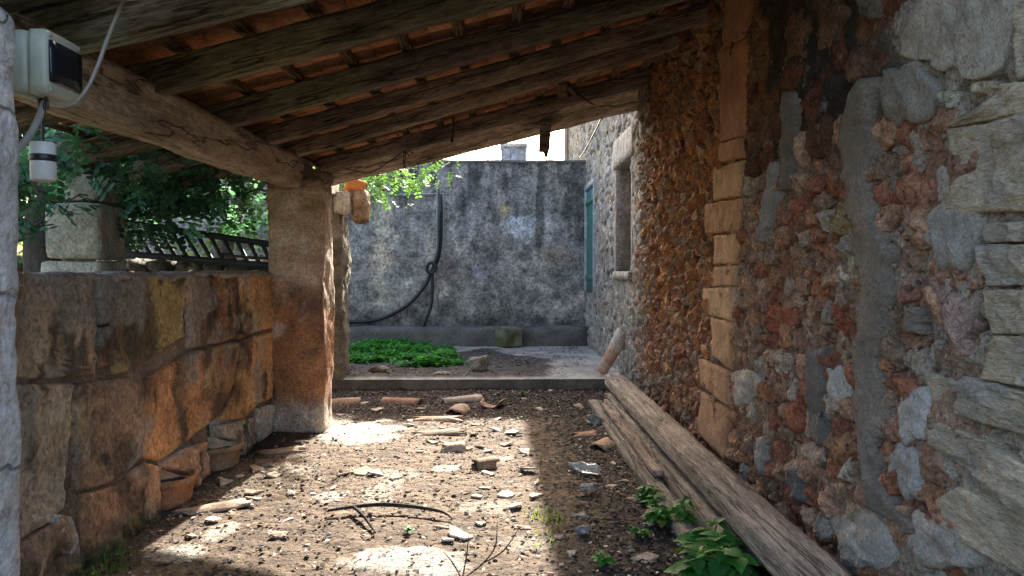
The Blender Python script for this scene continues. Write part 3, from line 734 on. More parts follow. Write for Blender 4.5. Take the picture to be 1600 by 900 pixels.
V, F = rough_box(0.34, 4.6, 0.05, (4, 90, 2), 0.02, 0.022, 6, 6, 0.006, 25); o = build('coping', V + np.array((-2.2, 4.6, 1.452)), F, m_plast, (0.40, 0.36, 0.31), par); o.matrix_parent_inverse = pmv
org = (0.50, 0.27, 0.115); brn = (0.33, 0.17, 0.085); gry = (0.33, 0.27, 0.22); ochre = (0.36, 0.26, 0.11)
blocks = [([(-120, 428), (140, 427), (150, 586), (-120, 600)], gry, (0.36, 0.22, 0.14)), ([(147, 430), (170, 430), (170, 504), (149, 508)], (0.28, 0.24, 0.21), (0.25, 0.2, 0.17)), ([(150, 512), (170, 508), (171, 570), (152, 575)], (0.22, 0.15, 0.11), brn), ([(172, 431), (288, 429), (283, 526), (192, 582), (173, 584)], ochre, (0.14, 0.13, 0.06)),
          ([(290, 430), (369, 429), (373, 522), (350, 533), (290, 546)], (0.36, 0.18, 0.09), (0.25, 0.14, 0.08)), ([(371, 429), (427, 427), (424, 512), (376, 524)], org, (0.34, 0.2, 0.1)),
          ([(-120, 604), (108, 598), (106, 700), (95, 798), (22, 846), (-120, 930)], (0.32, 0.24, 0.18), (0.40, 0.33, 0.24)), ([(111, 600), (198, 588), (219, 600), (220, 716), (176, 752), (112, 768)], (0.30, 0.19, 0.12), (0.10, 0.075, 0.055)), ([(222, 592), (290, 551), (372, 531), (362, 602), (335, 652), (246, 720), (224, 714)], (0.44, 0.22, 0.10), (0.22, 0.12, 0.07)),
          ([(377, 529), (424, 516), (421, 622), (398, 632), (377, 655), (341, 656), (365, 603)], (0.52, 0.30, 0.14), (0.30, 0.15, 0.07)), ([(-120, 940), (24, 850), (94, 803), (118, 830), (126, 900), (60, 980), (-120, 1100)], (0.30, 0.22, 0.15), (0.24, 0.16, 0.11)), ([(122, 772), (178, 757), (222, 722), (248, 728), (246, 812), (216, 830), (140, 892), (126, 850)], (0.36, 0.20, 0.11), (0.2, 0.13, 0.09)),
          ([(72, 802), (104, 806), (116, 838), (114, 868), (82, 868), (72, 835)], (0.38, 0.35, 0.34), (0.3, 0.28, 0.27)), ([(258, 722), (318, 690), (322, 742), (302, 764), (300, 745), (262, 732)], (0.42, 0.25, 0.16), (0.34, 0.24, 0.17)), ([(342, 664), (392, 652), (397, 690), (374, 716), (366, 690), (347, 684)], (0.48, 0.40, 0.31), (0.4, 0.36, 0.3)), ([(396, 637), (425, 630), (428, 676), (402, 692)], (0.46, 0.43, 0.38), (0.38, 0.36, 0.32))]
for k, (p, c1, c2) in enumerate(blocks):
    q = uvL(p)
    V, F, _ = polar(q, planeL, False, 0.030, 30, 26, 84, 200 + k, 0.040, 4.0, 0, 0.03, base=0.0, tilt=0.004)
    w = n2(V[:, 1], V[:, 2], 2.6, 70 + k, 5, .6); w2 = n2(V[:, 1] * 3.5, V[:, 2] * 0.8, 1.6, 90 + k, 4)
    cc = 1.3 * mixc(np.tile(np.array(c1), (len(V), 1)), c2, sstep(-0.02, 0.25, w + 0.5 * w2))
    cc = mixc(cc, (0.09, 0.06, 0.045), 0.8 * sstep(0.12, 0.4, n2(V[:, 1], V[:, 2], 1.7, 75, 5)))
    cc = mixc(cc, (0.55, 0.40, 0.24), 0.7 * sstep(0.15, 0.28, n2(V[:, 1] * 1.5, V[:, 2], 2.6, 79, 6, .6)))
    cc = mixc(cc, (0.05, 0.042, 0.035), 0.85 * sstep(0.17, 0.34, n2(V[:, 1] * 2, V[:, 2] * .8, 2.3, 83, 6, .6)))
    cc = mixc(cc, (0.36, 0.32, 0.27), 0.75 * sstep(0.12, 0.3, n2(V[:, 1], V[:, 2], 2.2, 78, 5) + 0.12 * (V[:, 2] > 1.2)))
    cc = mixc(cc, (0.035, 0.06, 0.015), 0.8 * sstep(0.16, 0.04, V[:, 2] + 0.12 * w) * (V[:, 1] < 4.6))
    o = build('block', V, F, m_block, cc, par); o.matrix_parent_inverse = pmv

# clay pots built into the holes at the foot of the parapet
def lathe(prof, n=32):
    V = []; F = []
    for r, z in prof:
        for k in range(n): V.append((r * math.cos(2 * math.pi * k / n), r * math.sin(2 * math.pi * k / n), z))
    for i in range(len(prof) - 1):
        for k in range(n): F.append((i * n + k, i * n + (k + 1) % n, (i + 1) * n + (k + 1) % n, (i + 1) * n + k))
    return np.array(V), F
def pot(x, y, r, h, label, c):
    t = thing('clay_pot', label, 'pot', (x, y, -0.02))
    V, F = lathe([(0.001, 0), (r * .8, 0), (r * .88, h * .3), (r * .97, h * .8), (r * 1.04, h * .82), (r * 1.05, h), (r * .96, h), (r * .9, h * .8), (r * .75, h * .25), (0.001, h * .2)])
    V = V + 0.012 * np.stack([fbm(V * 7 + k * 9, k, 3) for k in range(3)], 1)
    cc = mixc(np.tile(np.array(c), (len(V), 1)), (0.08, 0.09, 0.03), 0.7 * sstep(0.0, 0.4, n2(V[:, 0] + V[:, 1], V[:, 2], 6, 3)))
    build('bowl', V, F, m_terra, cc, t)
    V, F = lathe([(0.001, h * .68), (r * .5, h * .66), (r * .93, h * .62)], 20); V[:, 2] += .02 * n2(V[:, 0], V[:, 1], 14, 8)
    build('soil', V, F, m_soil, (0.05, 0.04, 0.03), t)
    return t
pt1 = onX(280, 790, -2.06)
pot(-2.17, 4.76, 0.22, 0.19, 'orange terracotta pot in the nearer hole at the parapet foot', (0.42, 0.2, 0.1))
pot(-2.15, 5.58, 0.22, 0.2, 'mossy terracotta pot in the farther hole at the parapet foot', (0.36, 0.23, 0.13))
V, F = rough_box(.05, .34, .30, (3, 12, 10), .02, .03, 6, 3); o = part_world('pale_shard', V + np.array((-2.2, 5.36, .3)), F, m_plast, (.5, .46, .4), par)

# ================================================================== PILLARS
def pillar(name, label, x0, x1, y0, y1, h, seed, colf, mat, amp=0.03, rad=0.07, n=(16, 16, 84)):
    t = thing(name, label, 'pillar', ((x0 + x1) / 2, (y0 + y1) / 2, -0.05))
    V, F = rough_box(x1 - x0, y1 - y0, h + .05, n, rad, amp, 2.6, seed, amp * 0.5, 11)
    V[:, 2] += h / 2 + .025
    build('shaft', V, F, mat, colf(V), t)
    return t
def colP(V):
    z = V[:, 2]; w = n2(V[:, 0] + V[:, 1], z, 3, 61, 5); w2 = n2(V[:, 0] - V[:, 1], z, 9, 62, 4)
    c = np.tile(np.array((0.53, 0.37, 0.27)), (len(V), 1))
    c = mixc(c, (0.42, 0.21, 0.11), sstep(1.5, 1.1, z + .3 * w)); c = mixc(c, (0.50, 0.40, 0.30), 0.6 * sstep(1.7, 2.1, z + .3 * w))
    c = mixc(c, (0.22, 0.12, 0.08), 0.75 * sstep(0.05, 0.3, w) * (z < 1.45)); c = mixc(c, (0.58, 0.50, 0.42), 0.8 * sstep(0.12, 0.25, n2(V[:, 0] + V[:, 1], z, 4, 67, 5)) * (z > .9)); c = mixc(c, (0.45, 0.40, 0.34), 0.9 * sstep(0.42, 0.25, z + .12 * w + .1 * V[:, 0]))
    return 1.15 * c * (1 + .25 * w2)[:, None]
fp_ = pillar('plastered_pillar', 'thick pinkish-brown plastered pillar carrying the porch beam', -2.08, -1.57, 6.72, 7.2, 2.27, 3, colP, m_plast)
V, F = rock(0.15, 3, 3, (1.1, 1, .8)); o = build('cap_stone', V + np.array((0.16, -0.08, 2.38)), F, m_stone, (0.40, 0.27, 0.18), fp_)
V, F = rough_box(.5, .5, .12, (10, 10, 3), .04, .03, 5, 4); o = build('cap_bed', V + np.array((0, 0, 2.31)), F, m_plast, (0.34, 0.25, 0.18), fp_)
def colS(V):
    w = n2(V[:, 0] + V[:, 1], V[:, 2], 5, 63, 5); return np.array((0.36, 0.31, 0.24)) * (1 + .5 * w)[:, None]
sp = pillar('rough_pillar', 'rough grey-brown stone pillar behind the plastered pillar', -2.45, -1.90, 9.15, 9.6, 2.42, 8, colS, m_mortar, 0.06, 0.07, (14, 14, 70))
p = onY(563, 322, 9.3); V, F = rough_box(.2, .26, .42, (8, 8, 12), .07, .05, 6, 9); o = build('top_stone', V + np.array((p.x, p.y, p.z)) - np.array(sp.location), F, m_stone, (0.44, 0.31, 0.2), sp)
p = onY(536, 318, 9.2); V, F = rough_box(.22, .2, .3, (6, 6, 8), .04, .04, 6, 12); o = build('top_stone', V + np.array((p.x, p.y, p.z)) - np.array(sp.location), F, m_plast, (0.5, 0.46, 0.4), sp)
def colW(V):
    w = n2(V[:, 0] + V[:, 1], V[:, 2], 2.4, 64, 5); return mixc(np.tile(np.array((0.80, 0.80, 0.78)), (len(V), 1)), (0.56, 0.53, 0.48), sstep(0.05, 0.4, w))
pillar('whitewashed_pillar', 'whitewashed flaking pillar cropped at the left edge nearest the viewer', -2.1, -1.545, 1.98, 2.44, 2.34, 15, colW, m_white, 0.03, 0.05, (14, 14, 80))

# ================================================================== PORCH ROOF
roof = thing('porch_roof', 'lean-to porch roof of dark rafters, battens and clay tiles overhead', 'roof', (-1.85, 5, 2.25))
rinv = Matrix.Translation(roof.location).inverted()
def beam(name, A, B, w, h, mat, col, seed, sag=0.0, par=roof, amp=0.014, nx=46):
    """a timber whose underside runs from A to B"""
    A = Vector(A); B = Vector(B); L_ = (B - A).length
    V, F = rough_box(L_, w, h, (nx, 5, 7), 0.008, amp, 2.2, seed, 0.005, 14)
    V[:, 2] += h / 2 - sag * np.cos(V[:, 0] / L_ * math.pi)
    x = (B - A).normalized(); y = Vector((0, 0, 1)).cross(x).normalized(); z = x.cross(y)
    m = Matrix((x, y, z)).transposed().to_4x4(); m.translation = (A + B) / 2
    c = col(V) if callable(col) else np.array(col) * (1 + .25 * n2(V[:, 0] * .5, V[:, 2] * 4, 2, seed))[:, None]
    o = build(name, V, F, mat, c, par); o.matrix_parent_inverse = Matrix.Translation(par.location).inverted() if par else Matrix()
    o.matrix_basis = m
    return o
def dirt(c1, c2, t=0.1):
    return lambda V: mixc(np.tile(np.array(c1), (len(V), 1)), c2, sstep(t, t + .3, n2(V[:, 0], V[:, 2] * 3, 1.6, 77, 5)))
bL = beam('main_beam', (-1.85, 2.1, 2.165), (-1.85, 7.1, 2.25), 0.19, 0.27, m_lintel, dirt((0.43, 0.345, 0.26), (0.29, 0.22, 0.165)), 3, 0.01, amp=.02, nx=70)
beam('main_beam', (-1.87, 7.1, 2.25), (-2.1, 9.5, 2.42), 0.19, 0.22, m_lintel, (0.3, 0.22, 0.15), 5)
XL, XR = -1.75, 1.64
raf = [((-1.75, 2.62), 2.36, 3.2, .09, .20, (0.10, 0.085, 0.065), (0.14, 0.12, 0.09)), ((120, 80), (1400, -230), 0, .10, .22, (0.33, 0.37, 0.28), (0.22, 0.20, 0.14)), ((250, 146), (1290, -125), 0, .11, .17, (0.085, 0.075, 0.05), (0.15, 0.13, 0.075)),
       ((365, 196), (1160, -25), 0, .11, .165, (0.085, 0.07, 0.055), (0.12, 0.115, 0.07)), ((425, 223), (1112, 33), 0, .11, .135, (0.135, 0.105, 0.08), (0.09, 0.075, 0.06)), ((468, 243), (1066, 74), 0, .11, .13, (0.17, 0.135, 0.105), (0.12, 0.095, 0.075)),
       ((531, 262), (1022, 128), 0, .10, .15, (0.10, 0.08, 0.065), (0.06, 0.05, 0.043)), ((531, 286), (1002, 169), 0, .10, .30, (0.34, 0.29, 0.24), (0.23, 0.19, 0.155))]
deck = []
for k, (a, b, y_, w, h, c1, c2) in enumerate(raf):
    if k == 0: A = Vector((-1.75, 2.62, 2.40)); B = Vector((1.66, 2.62, 3.25))
    else:
        B = onX(b[0], b[1], 1.66)
        if k in (6, 7): A = onY(a[0], a[1], B.y)
        else: A = onX(a[0], a[1], XL)
        yy = (A.y + B.y) / 2 if k < 6 else B.y
    d = (B - A); A2 = A - d * ((A.x + 2.85) / d.x if k < 6 else 0.06)
    B2 = B + d * 0.02
    beam('rafter', A2, B2, w, h, m_wood, dirt(tuple(2.0 * q for q in c1) if k > 1 else c1, tuple(2.0 * q for q in c2) if k > 1 else c2, -.05), 20 + k, 0.012)
    deck.append(((A.y + B.y) / 2, A, B, h))
# roof plane fitted over the rafters' tops: z = z0 + s*(x+1.75) + t*(y-5)
Mx = []; bz = []
for yy, A, B, h in deck:
    for q in (A, B): Mx.append((1, q.x + 1.75, q.y - 5)); bz.append(q.z + min(h, .16) + 0.012)
z0, sx_, ty_ = np.linalg.lstsq(np.array(Mx), np.array(bz), rcond=None)[0]
sx_ = float(sx_); ty_ = float(ty_); z0 = float(z0) + 0.03
def rz(x, y): return z0 + sx_ * (x + 1.75) + ty_ * (y - 5)
Y0, Y1 = 2.25, 8.45
xs_b = np.arange(-2.75, 1.7, 0.36)
for k, xb in enumerate(xs_b):
    beam('batten', (xb, Y0, rz(xb, Y0)), (xb + rng.uniform(-.04, .04), Y1, rz(xb, Y1)), 0.075, 0.03, m_wood, (0.20, 0.13, 0.085), 60 + k, 0, amp=.006, nx=24)
# canal tiles: channels (parts) and covers above
def canal(L_=0.46, r0=0.085, r1=0.105, th=0.013, n=8, up=False, nl=3):
    V = []; F = []
    for s in (0, 1):
        for i in range(nl + 1):
            t = i / nl; r = (r0 * (1 - t) + r1 * t) - (th if s else 0)
            for k in range(n + 1):
                a = math.pi * (0.03 + 0.94 * k / n)
                V.append((L_ * (t - .5), r * math.cos(a), r * math.sin(a) * 0.85))
    m = (nl + 1) * (n + 1)
    for i in range(nl):
        for k in range(n):
            q = (i * (n + 1) + k, i * (n + 1) + k + 1, (i + 1) * (n + 1) + k + 1, (i + 1) * (n + 1) + k)
            F.append(q); F.append(tuple(m + x for x in q[::-1]))
        for k in (0, n):
            a = i * (n + 1) + k; b = (i + 1) * (n + 1) + k
            F.append((a, b, m + b, m + a) if k == 0 else (b, a, m + a, m + b))
    for i in (0, nl):
        for k in range(n):
            a = i * (n + 1) + k; F.append((a + 1, a, m + a, m + a + 1) if i == 0 else (a, a + 1, m + a + 1, m + a))
    V = np.array(V)
    if not up: V[:, 2] *= -1; F = [q[::-1] for q in F]
    return V, F
Vc, Fc = canal(); tile_me = []
for k in range(5):
    c = np.array([(0.42, 0.18, 0.085), (0.36, 0.15, 0.075), (0.45, 0.23, 0.12), (0.30, 0.14, 0.08), (0.40, 0.2, 0.1)][k])
    tile_me.append(mk_mesh('roof_tile', Vc + 0.003 * np.stack([fbm(Vc * 9 + k * 7 + a, a, 2) for a in range(3)], 1), Fc, m_terra, c))
slope = math.atan(sx_)
cov = Join(); Vu, Fu = canal(up=True)
rows = np.arange(Y0 - .05, Y1 + .1, 0.235); nt = 0
for r_, yy in enumerate(rows):
    for cidx, xx in enumerate(np.arange(-2.75, 1.5, 0.375)):
        if rng.uniform() < 0.012: continue
        if cidx == 0:
            mt = Matrix.Translation((xx + .2, yy, rz(xx + .2, yy) + 0.118)) @ Matrix.Rotation(-slope - .03, 4, 'Y'); cov.add(np.array([tuple(mt @ Vector(q)) for q in Vc]), Fc, (0.4, 0.19, 0.1)); continue
        o = obj('roof_tile', tile_me[rng.integers(5)], roof); o.matrix_parent_inverse = rinv
        o.matrix_basis = Matrix.Translation((xx + .2, yy + rng.uniform(-.01, .01), rz(xx + .2, yy) + 0.03 + 0.088)) @ Matrix.Rotation(-slope - .03, 4, 'Y') @ Matrix.Rotation(rng.uniform(-.03, .03), 4, 'Z'); nt += 1
        mt = Matrix.Translation((xx + .2, yy + .117 + rng.uniform(-.012, .012), rz(xx + .2, yy) + 0.03 + 0.05)) @ Matrix.Rotation(-slope - .03, 4, 'Y')
        if rng.uniform() > 0.02:
            W = np.array([tuple(mt @ Vector(q)) for q in Vu]); cov.add(W, Fu, np.array((0.36, 0.19, 0.11)) * rng.uniform(.7, 1.2))
o = cov.out('cover_tiles', m_terra, roof); o.matrix_parent_inverse = rinv; o['kind'] = 'stuff'

# hanging bits under the roof
p1 = onY(852, 196, 8.35); p2 = onY(848, 250, 8.35)
hb_ = thing('hanging_board', 'narrow broken board dangling from the outermost rafter against the sky', 'board', tuple(p1))
V = np.array([(-.055, 0, .06), (.075, 0, .10), (.05, 0, -.26), (.012, 0, -.40), (-.02, 0, -.30), (-.075, 0, -.30)]); V2 = V + np.array((0, .025, 0))
build('splintered_plank', np.concatenate([V, V2]), [(0, 1, 2, 3, 4, 5)[::-1], tuple(range(6, 12))] + [(i, (i + 1) % 6, 6 + (i + 1) % 6, 6 + i) for i in range(6)], m_wood, (0.20, 0.17, 0.15), hb_, False)
tw = thing('split_cane', 'split piece of wood poking down between the last rafters', 'wood scrap', tuple(onY(890, 132, 7.3)))
V, F = tube([onY(884, 128, 7.3), onY(895, 142, 7.25), onY(912, 155, 7.15), onY(931, 165, 7.1)], [.035, .03, .016, .003], 6); part_world('splinter', V, F, m_wood, (0.2, 0.13, 0.09), tw)
V, F = rough_box(.1, .03, .2, (3, 2, 4), .005, .006, 5, 2); part_world('stub', V + np.array(onY(879, 138, 7.25)), F, m_wood, (0.27, 0.19, 0.13), tw)
wi = thing('loose_wires', 'knot of thin wires strung under the outer rafters above the pillar', 'wire', tuple(onY(633, 236, 7.9)))
for a in ([(620, 208), (633, 236), (640, 244)], [(634, 203), (634, 236), (631, 262)], [(646, 240), (633, 236), (600, 258), (575, 270), (535, 262)], [(633, 236), (630, 250), (634, 265)]):
    V, F = tube([onY(x, y, 7.85) for x, y in a], 0.006, 5); part_world('wire', V, F, m_rubber, (0.02, 0.02, 0.02), wi)
cl_ = thing('knotted_cord', 'short black knotted cord hanging from a rafter mid span', 'cord', tuple(onY(708, 188, 7.45)))
V, F = tube([onY(x, y, 7.45) for x, y in [(708, 184), (709, 200), (707, 214), (706, 222)]], [.008, .01, .012, .02], 6); part_world('strand', V, F, m_rubber, (0.02, 0.02, 0.02), cl_)
ot = thing('orange_tile', 'bright orange clay tile end perched on the rough pillar', 'tile', tuple(onY(555, 291, 9.2)))
V, F = rough_box(.24, .24, .028, (6, 6, 2), .008, .004, 5, 3); o = build('slab', V, F, m_terra, (0.62, 0.26, 0.10), ot); o.rotation_euler = (R(-38), R(18), R(20))
lw = thing('slack_wire', 'dark wire sagging from the roof end to the house wall', 'wire', tuple(onX(938, 190, 1.55)))
V, F = tube([onX(940, 184, 1.52), onX(930, 205, 1.52), onX(914, 235, 1.52), onX(906, 246, 1.56)], 0.012, 6); part_world('strand', V, F, m_rubber, (.02, .02, .02), lw)

# ================================================================== JUNCTION BOX, LAMP, CABLES
jb = thing('junction_box', 'pale green-grey plastic electrical box with dark smoked window on the beam', 'electrical box', (-1.68, 2.80, 2.245))
V, F = rough_box(.075, .22, .23, (4, 6, 6), .014); build('back_half', V + np.array((-.035, 0, 0)), F, m_plastic, (0.40, 0.44, 0.38), jb)
V, F = rough_box(.07, .226, .236, (4, 6, 6), .014); build('cover', V + np.array((.039, 0, 0)), F, m_plastic, (0.44, 0.48, 0.41), jb)
V, F = rough_box(.012, .20, .15, (2, 4, 4), .004); me = mk_mesh('window', V + np.array((.078, 0, .005)), F, mg); obj('window', me, jb)
for dy in (-.09, .09):
    for dz in (-.1, .1):
        V, F = lathe([(0.001, .004), (.009, .004), (.010, 0)], 12); o = build('screw_cap', V, F, m_plastic, (0.36, 0.4, 0.34), jb); o.location = (.075, dy, dz); o.rotation_euler = (0, R(90), 0)
V, F = tube([(-.01, .0, -.11), (-.01, .0, -.15)], .02, 10); build('cable_gland', V, F, m_rubber, (.015, .015, .015), jb)
lp = thing('hanging_lamp', 'small white cylinder lamp with black tape hanging below the box', 'lamp', tuple(onY(68, 283, 2.72)))
V, F = lathe([(0.001, 0), (.036, 0), (.042, .006), (.042, .134), (.036, .14), (0.001, .14)], 28); build('body', V, F, m_plastic, (0.66, 0.69, 0.70), lp)
V, F = lathe([(.0432, .070), (.0442, .071), (.0442, .094), (.0432, .095)], 28); build('tape_band', V, F, m_rubber, (.02, .022, .03), lp)
V, F = tube([(0, 0, .14), (.002, .0, .22), (.004, .02, .32)], .0055, 8); build('cord', V, F, m_rubber, (.015, .015, .015), lp)
cb = thing('grey_cable', 'grey cable looping from under the electrical box up to the roof', 'cable', (-1.6, 2.7, 2.1))
V, F = tube([onY(80, 164, 2.7), onY(108, 166, 2.66), onY(132, 145, 2.66), onY(150, 110, 2.68), onY(164, 72, 2.7), onY(178, 36, 2.74), onY(196, -6, 2.8)], .0075, 8); part_world('sheath', V, F, m_plastic, (0.22, 0.20, 0.17), cb)
cb2 = thing('conduit_tail', 'thick grey cable running from the box to the white pillar', 'cable', (-1.7, 2.6, 2.0))
V, F = tube([onY(70, 160, 2.78), onY(62, 182, 2.7), onY(46, 212, 2.62), onY(26, 236, 2.5)], .012, 8); part_world('sheath', V, F, m_plastic, (0.33, 0.34, 0.33), cb2)

# ================================================================== TIMBERS ALONG THE HOUSE WALL
def timber(name, label, A, B, w, h, seed, c, amp=.012):
    t = thing(name, label, 'timber', ((A[0] + B[0]) / 2, (A[1] + B[1]) / 2, A[2]), 'timbers stacked along the house wall')
    beam('plank', A, B, w, h, m_plank, dirt(c, tuple(q * .72 for q in c), 0.0), seed, 0, t, amp, 60)
    return t
timber('long_beam', 'longest thick weathered beam on top of the stack by the house wall', (1.325, 1.9, .135), (1.41, 8.75, .115), .225, .125, 31, (0.44, 0.365, 0.30))
timber('plank', 'worn plank lying directly left of the long thick beam', (1.255, 3.55, .045), (1.285, 8.35, .04), .10, .04, 32, (0.36, 0.30, 0.25))
timber('plank', 'thin plank on edge between the other stacked timbers', (1.185, 3.4, -.01), (1.20, 8.0, -.01), .04, .085, 33, (0.38, 0.30, 0.25))
timber('plank', 'shorter pinkish plank lying at the middle of the timber stack', (1.125, 5.05, .058), (1.14, 7.65, .058), .07, .04, 36, (0.43, 0.32, 0.26))
timber('plank', 'outermost grey plank of the stack resting on the dirt', (1.07, 3.75, -.01), (1.09, 8.1, -.01), .14, .06, 34, (0.33, 0.28, 0.23))
timber('bearer', 'short bearer block under the near end of the timbers', (1.22, 3.25, -.02), (1.5, 3.28, -.02), .12, .11, 35, (0.2, 0.17, 0.14))
timber('bearer', 'short bearer block under the far end of the timbers', (1.24, 8.2, -.02), (1.5, 8.22, -.02), .12, .10, 37, (0.2, 0.17, 0.14))

# ================================================================== TILES AND RUBBLE ON THE GROUND
def gz_at(x, y): return float(ground_h(np.array([x]), np.array([y]))[0])
def tile_on(name, label, px, py, L_, yaw, up=True, r=.09, z=None, tilt=0.0, roll=0.0, c=(0.44, 0.27, 0.17), frac=None, cat='tile', grp='roof tiles fallen in the passage'):
    p = onZ(px, py, 0.02 if z is None else z)
    t = thing(name, label, cat, (p.x, p.y, (gz_at(p.x, p.y) if z is None else z)), grp)
    V, F = canal(L_, r * .85, r, .014, 10, up, 6)
    if frac:   # broken: keep an arc, ragged end
        a0, a1 = frac; n = 11
        idx = np.arange(len(V)) % n
        th = math.pi * (a0 + (a1 - a0) * idx / 10)
        rr = np.hypot(V[:, 1], V[:, 2] / .85); V[:, 1] = rr * np.cos(th); V[:, 2] = rr * np.sin(th) * .85 * (1 if up else -1)
        V[:, 0] *= 1 + .35 * vnoise(np.stack([idx * .7, np.sign(V[:, 0]) * 3, idx * 0 + px], 1), 5)
    V = V + .004 * np.stack([fbm(V * 9 + px + a, a, 2) for a in range(3)], 1)
    rot = Matrix.Rotation(yaw, 3, 'Z') @ Matrix.Rotation(-tilt, 3, 'Y') @ Matrix.Rotation(roll, 3, 'X')
    V = V @ np.array(rot).T
    V[:, 2] -= V[:, 2].min() + 0.008
    cc = np.array(c) * (1 + .25 * n2(V[:, 0], V[:, 1], 14, int(px)))[:, None]
    build('curved_tile', V, F, m_terra, cc, t)
    return t
tile_on('roof_tile', 'whole brownish curved tile lying beside the pillar foot', 533, 628, .42, R(12), c=(.42, .29, .2))
tile_on('roof_tile', 'whole reddish curved tile lying left of the pale one', 628, 626, .46, R(-18), c=(.40, .22, .15))
tile_on('roof_tile', 'whole pale curved tile lying across the dark litter', 722, 624, .46, R(24), c=(.55, .46, .36))
tile_on('roof_tile', 'broken tile standing hollow side up right of the pale tile', 768, 632, .26, R(80), up=False, r=.14, frac=(.12, .92), c=(.36, .22, .15))
tile_on('roof_tile', 'flat broken tile piece in front of the whole tiles', 684, 652, .42, R(-6), frac=(.2, .8), r=.12, c=(.42, .28, .2))
tile_on('roof_tile', 'small arched tile fragment behind the flat broken piece', 714, 641, .22, R(70), frac=(.1, .9), r=.13, c=(.45, .33, .24))
tile_on('roof_tile', 'curved orange tile end near the timber stack', 940, 696, .20, R(50), frac=(.1, .85), r=.11, c=(.48, .33, .22))
tile_on('roof_tile', 'reddish tile piece half buried near the timbers', 914, 678, .2, R(5), frac=(.25, .75), r=.12, c=(.36, .2, .14))
tile_on('roof_tile', 'rounded brown tile chunk standing up in the sunlit dirt', 757, 724, .15, R(20), frac=(.0, 1), r=.09, c=(.26, .17, .11))
tile_on('roof_tile', 'curved pale tile fragment with hollow end in the sunlit dirt', 706, 700, .17, R(15), frac=(.05, .95), r=.09, c=(.5, .4, .3))
tile_on('roof_tile', 'long brown tile piece in shade under the parapet', 438, 702, .34, R(14), frac=(.3, .7), r=.15, c=(.38, .27, .19))
tile_on('roof_tile', 'long tan tile piece beside the nearer clay pot', 330, 790, .36, R(22), frac=(.3, .7), r=.14, c=(.42, .3, .21))
tile_on('roof_tile', 'grey-brown broken tile lying at the edge of the shade', 688, 674, .4, R(10), frac=(.3, .75), r=.13, c=(.3, .23, .18))
tl = thing('leaning_tile', 'long curved clay tile leaning on the house wall beyond the timbers', 'tile', tuple(onZ(940, 586, .13)), 'roof tiles fallen in the passage')
V, F = canal(.62, .075, .10, .014, 10, True, 6)
d = (onY(976, 521, 9.3) - Vector(tl.location)); x = d.normalized(); zz = Vector((-.6, -1, .3)); y = zz.cross(x).normalized(); zz = x.cross(y)
mt = Matrix((x, y, zz)).transposed(); V = V @ np.array(mt).T + np.array(d) * .5 + np.array((0, 0, .03))
build('curved_tile', V, F, m_terra, mixc(np.tile(np.array((.48, .26, .16)), (len(V), 1)), (.55, .5, .44), sstep(-.1, .2, n2(V[:, 0], V[:, 2], 6, 3))), tl)

def shard(px, py, size, c, label, grp, seed, cat='shard', nm='tile_shard', thick=.010):
    p = onZ(px, py, .01)
    n = rng.integers(5, 8); th = np.sort(rng.uniform(0, 2 * math.pi, n)); rr = size * rng.uniform(.6, 1.1, n)
    a = np.stack([rr * np.cos(th) * 1.25, rr * np.sin(th), np.zeros(n)], 1)
    bow = lambda q: -0.4 * q[:, 1] ** 2 / max(size, .03) * .5
    T = a.copy(); T[:, 2] = thick + bow(a); B_ = a * 1.03; B_[:, 2] = bow(a); ct = np.array([[0, 0, thick * 1.15]])
    V = np.concatenate([T, B_, ct]); F = [(i, (i + 1) % n, 2 * n) for i in range(n)] + [(n + i, n + (i + 1) % n, (i + 1) % n, i) for i in range(n)]
    rot = Matrix.Rotation(rng.uniform(0, 6.28), 3, 'Z') @ Matrix.Rotation(rng.uniform(-.2, .2), 3, 'X') @ Matrix.Rotation(rng.uniform(-.15, .15), 3, 'Y')
    V = V @ np.array(rot).T; V[:, 2] -= V[:, 2].min() + .004
    o = build(nm, V, F, m_terra, np.array(c) * rng.uniform(.85, 1.12), None, False, (p.x, p.y, gz_at(p.x, p.y)))
    tag(o, label, cat, grp); return o
pale = (.50, .42, .33); mid = (.40, .29, .21)
sun_sh = [(566, 736, .075), (590, 739, .05), (617, 746, .055), (540, 741, .05), (700, 692, .05), (748, 698, .05), (790, 694, .06), (825, 708, .07), (770, 671, .06), (740, 678, .04), (800, 676, .06), (808, 676, .05), (815, 736, .075), (765, 760, .06), (782, 766, .07), (745, 771, .04), (838, 770, .05), (842, 752, .05), (803, 787, .055), (716, 836, .06), (668, 790, .035), (690, 822, .03), (621, 757, .035), (702, 845, .03), (560, 702, .04), (520, 762, .03), (765, 736, .05), (728, 700, .04), (762, 705, .04), (672, 690, .05), (872, 838, .03), (450, 812, .045), (430, 745, .05), (402, 770, .06), (396, 778, .05), (385, 790, .05), (370, 800, .04), (350, 756, .05), (454, 770, .03), (440, 838, .04), (560, 872, .03), (752, 815, .03), (820, 820, .03), (655, 706, .03), (486, 770, .03)]
MARKS = [('dead forked branch', 600, 806), ('plastic bottle', 912, 732), ('brown tile chunk', 757, 724), ('hollow pale tile fragment', 706, 700), ('plastered pillar', 470, 680), ('nearer clay pot', 280, 790), ('farther clay pot', 350, 730), ('pale grass tufts', 850, 810), ('biggest nettle', 1095, 880), ('whole pale tile', 722, 620), ('reddish whole tile', 628, 622), ('orange tile end by the timbers', 940, 692), ('bright seedling', 640, 832), ('flat broken tile', 684, 650)]
ORD = ['nearest', 'second nearest', 'third nearest', 'fourth nearest', 'fifth nearest', 'sixth nearest', 'seventh nearest', 'eighth nearest', 'ninth nearest', 'tenth nearest']
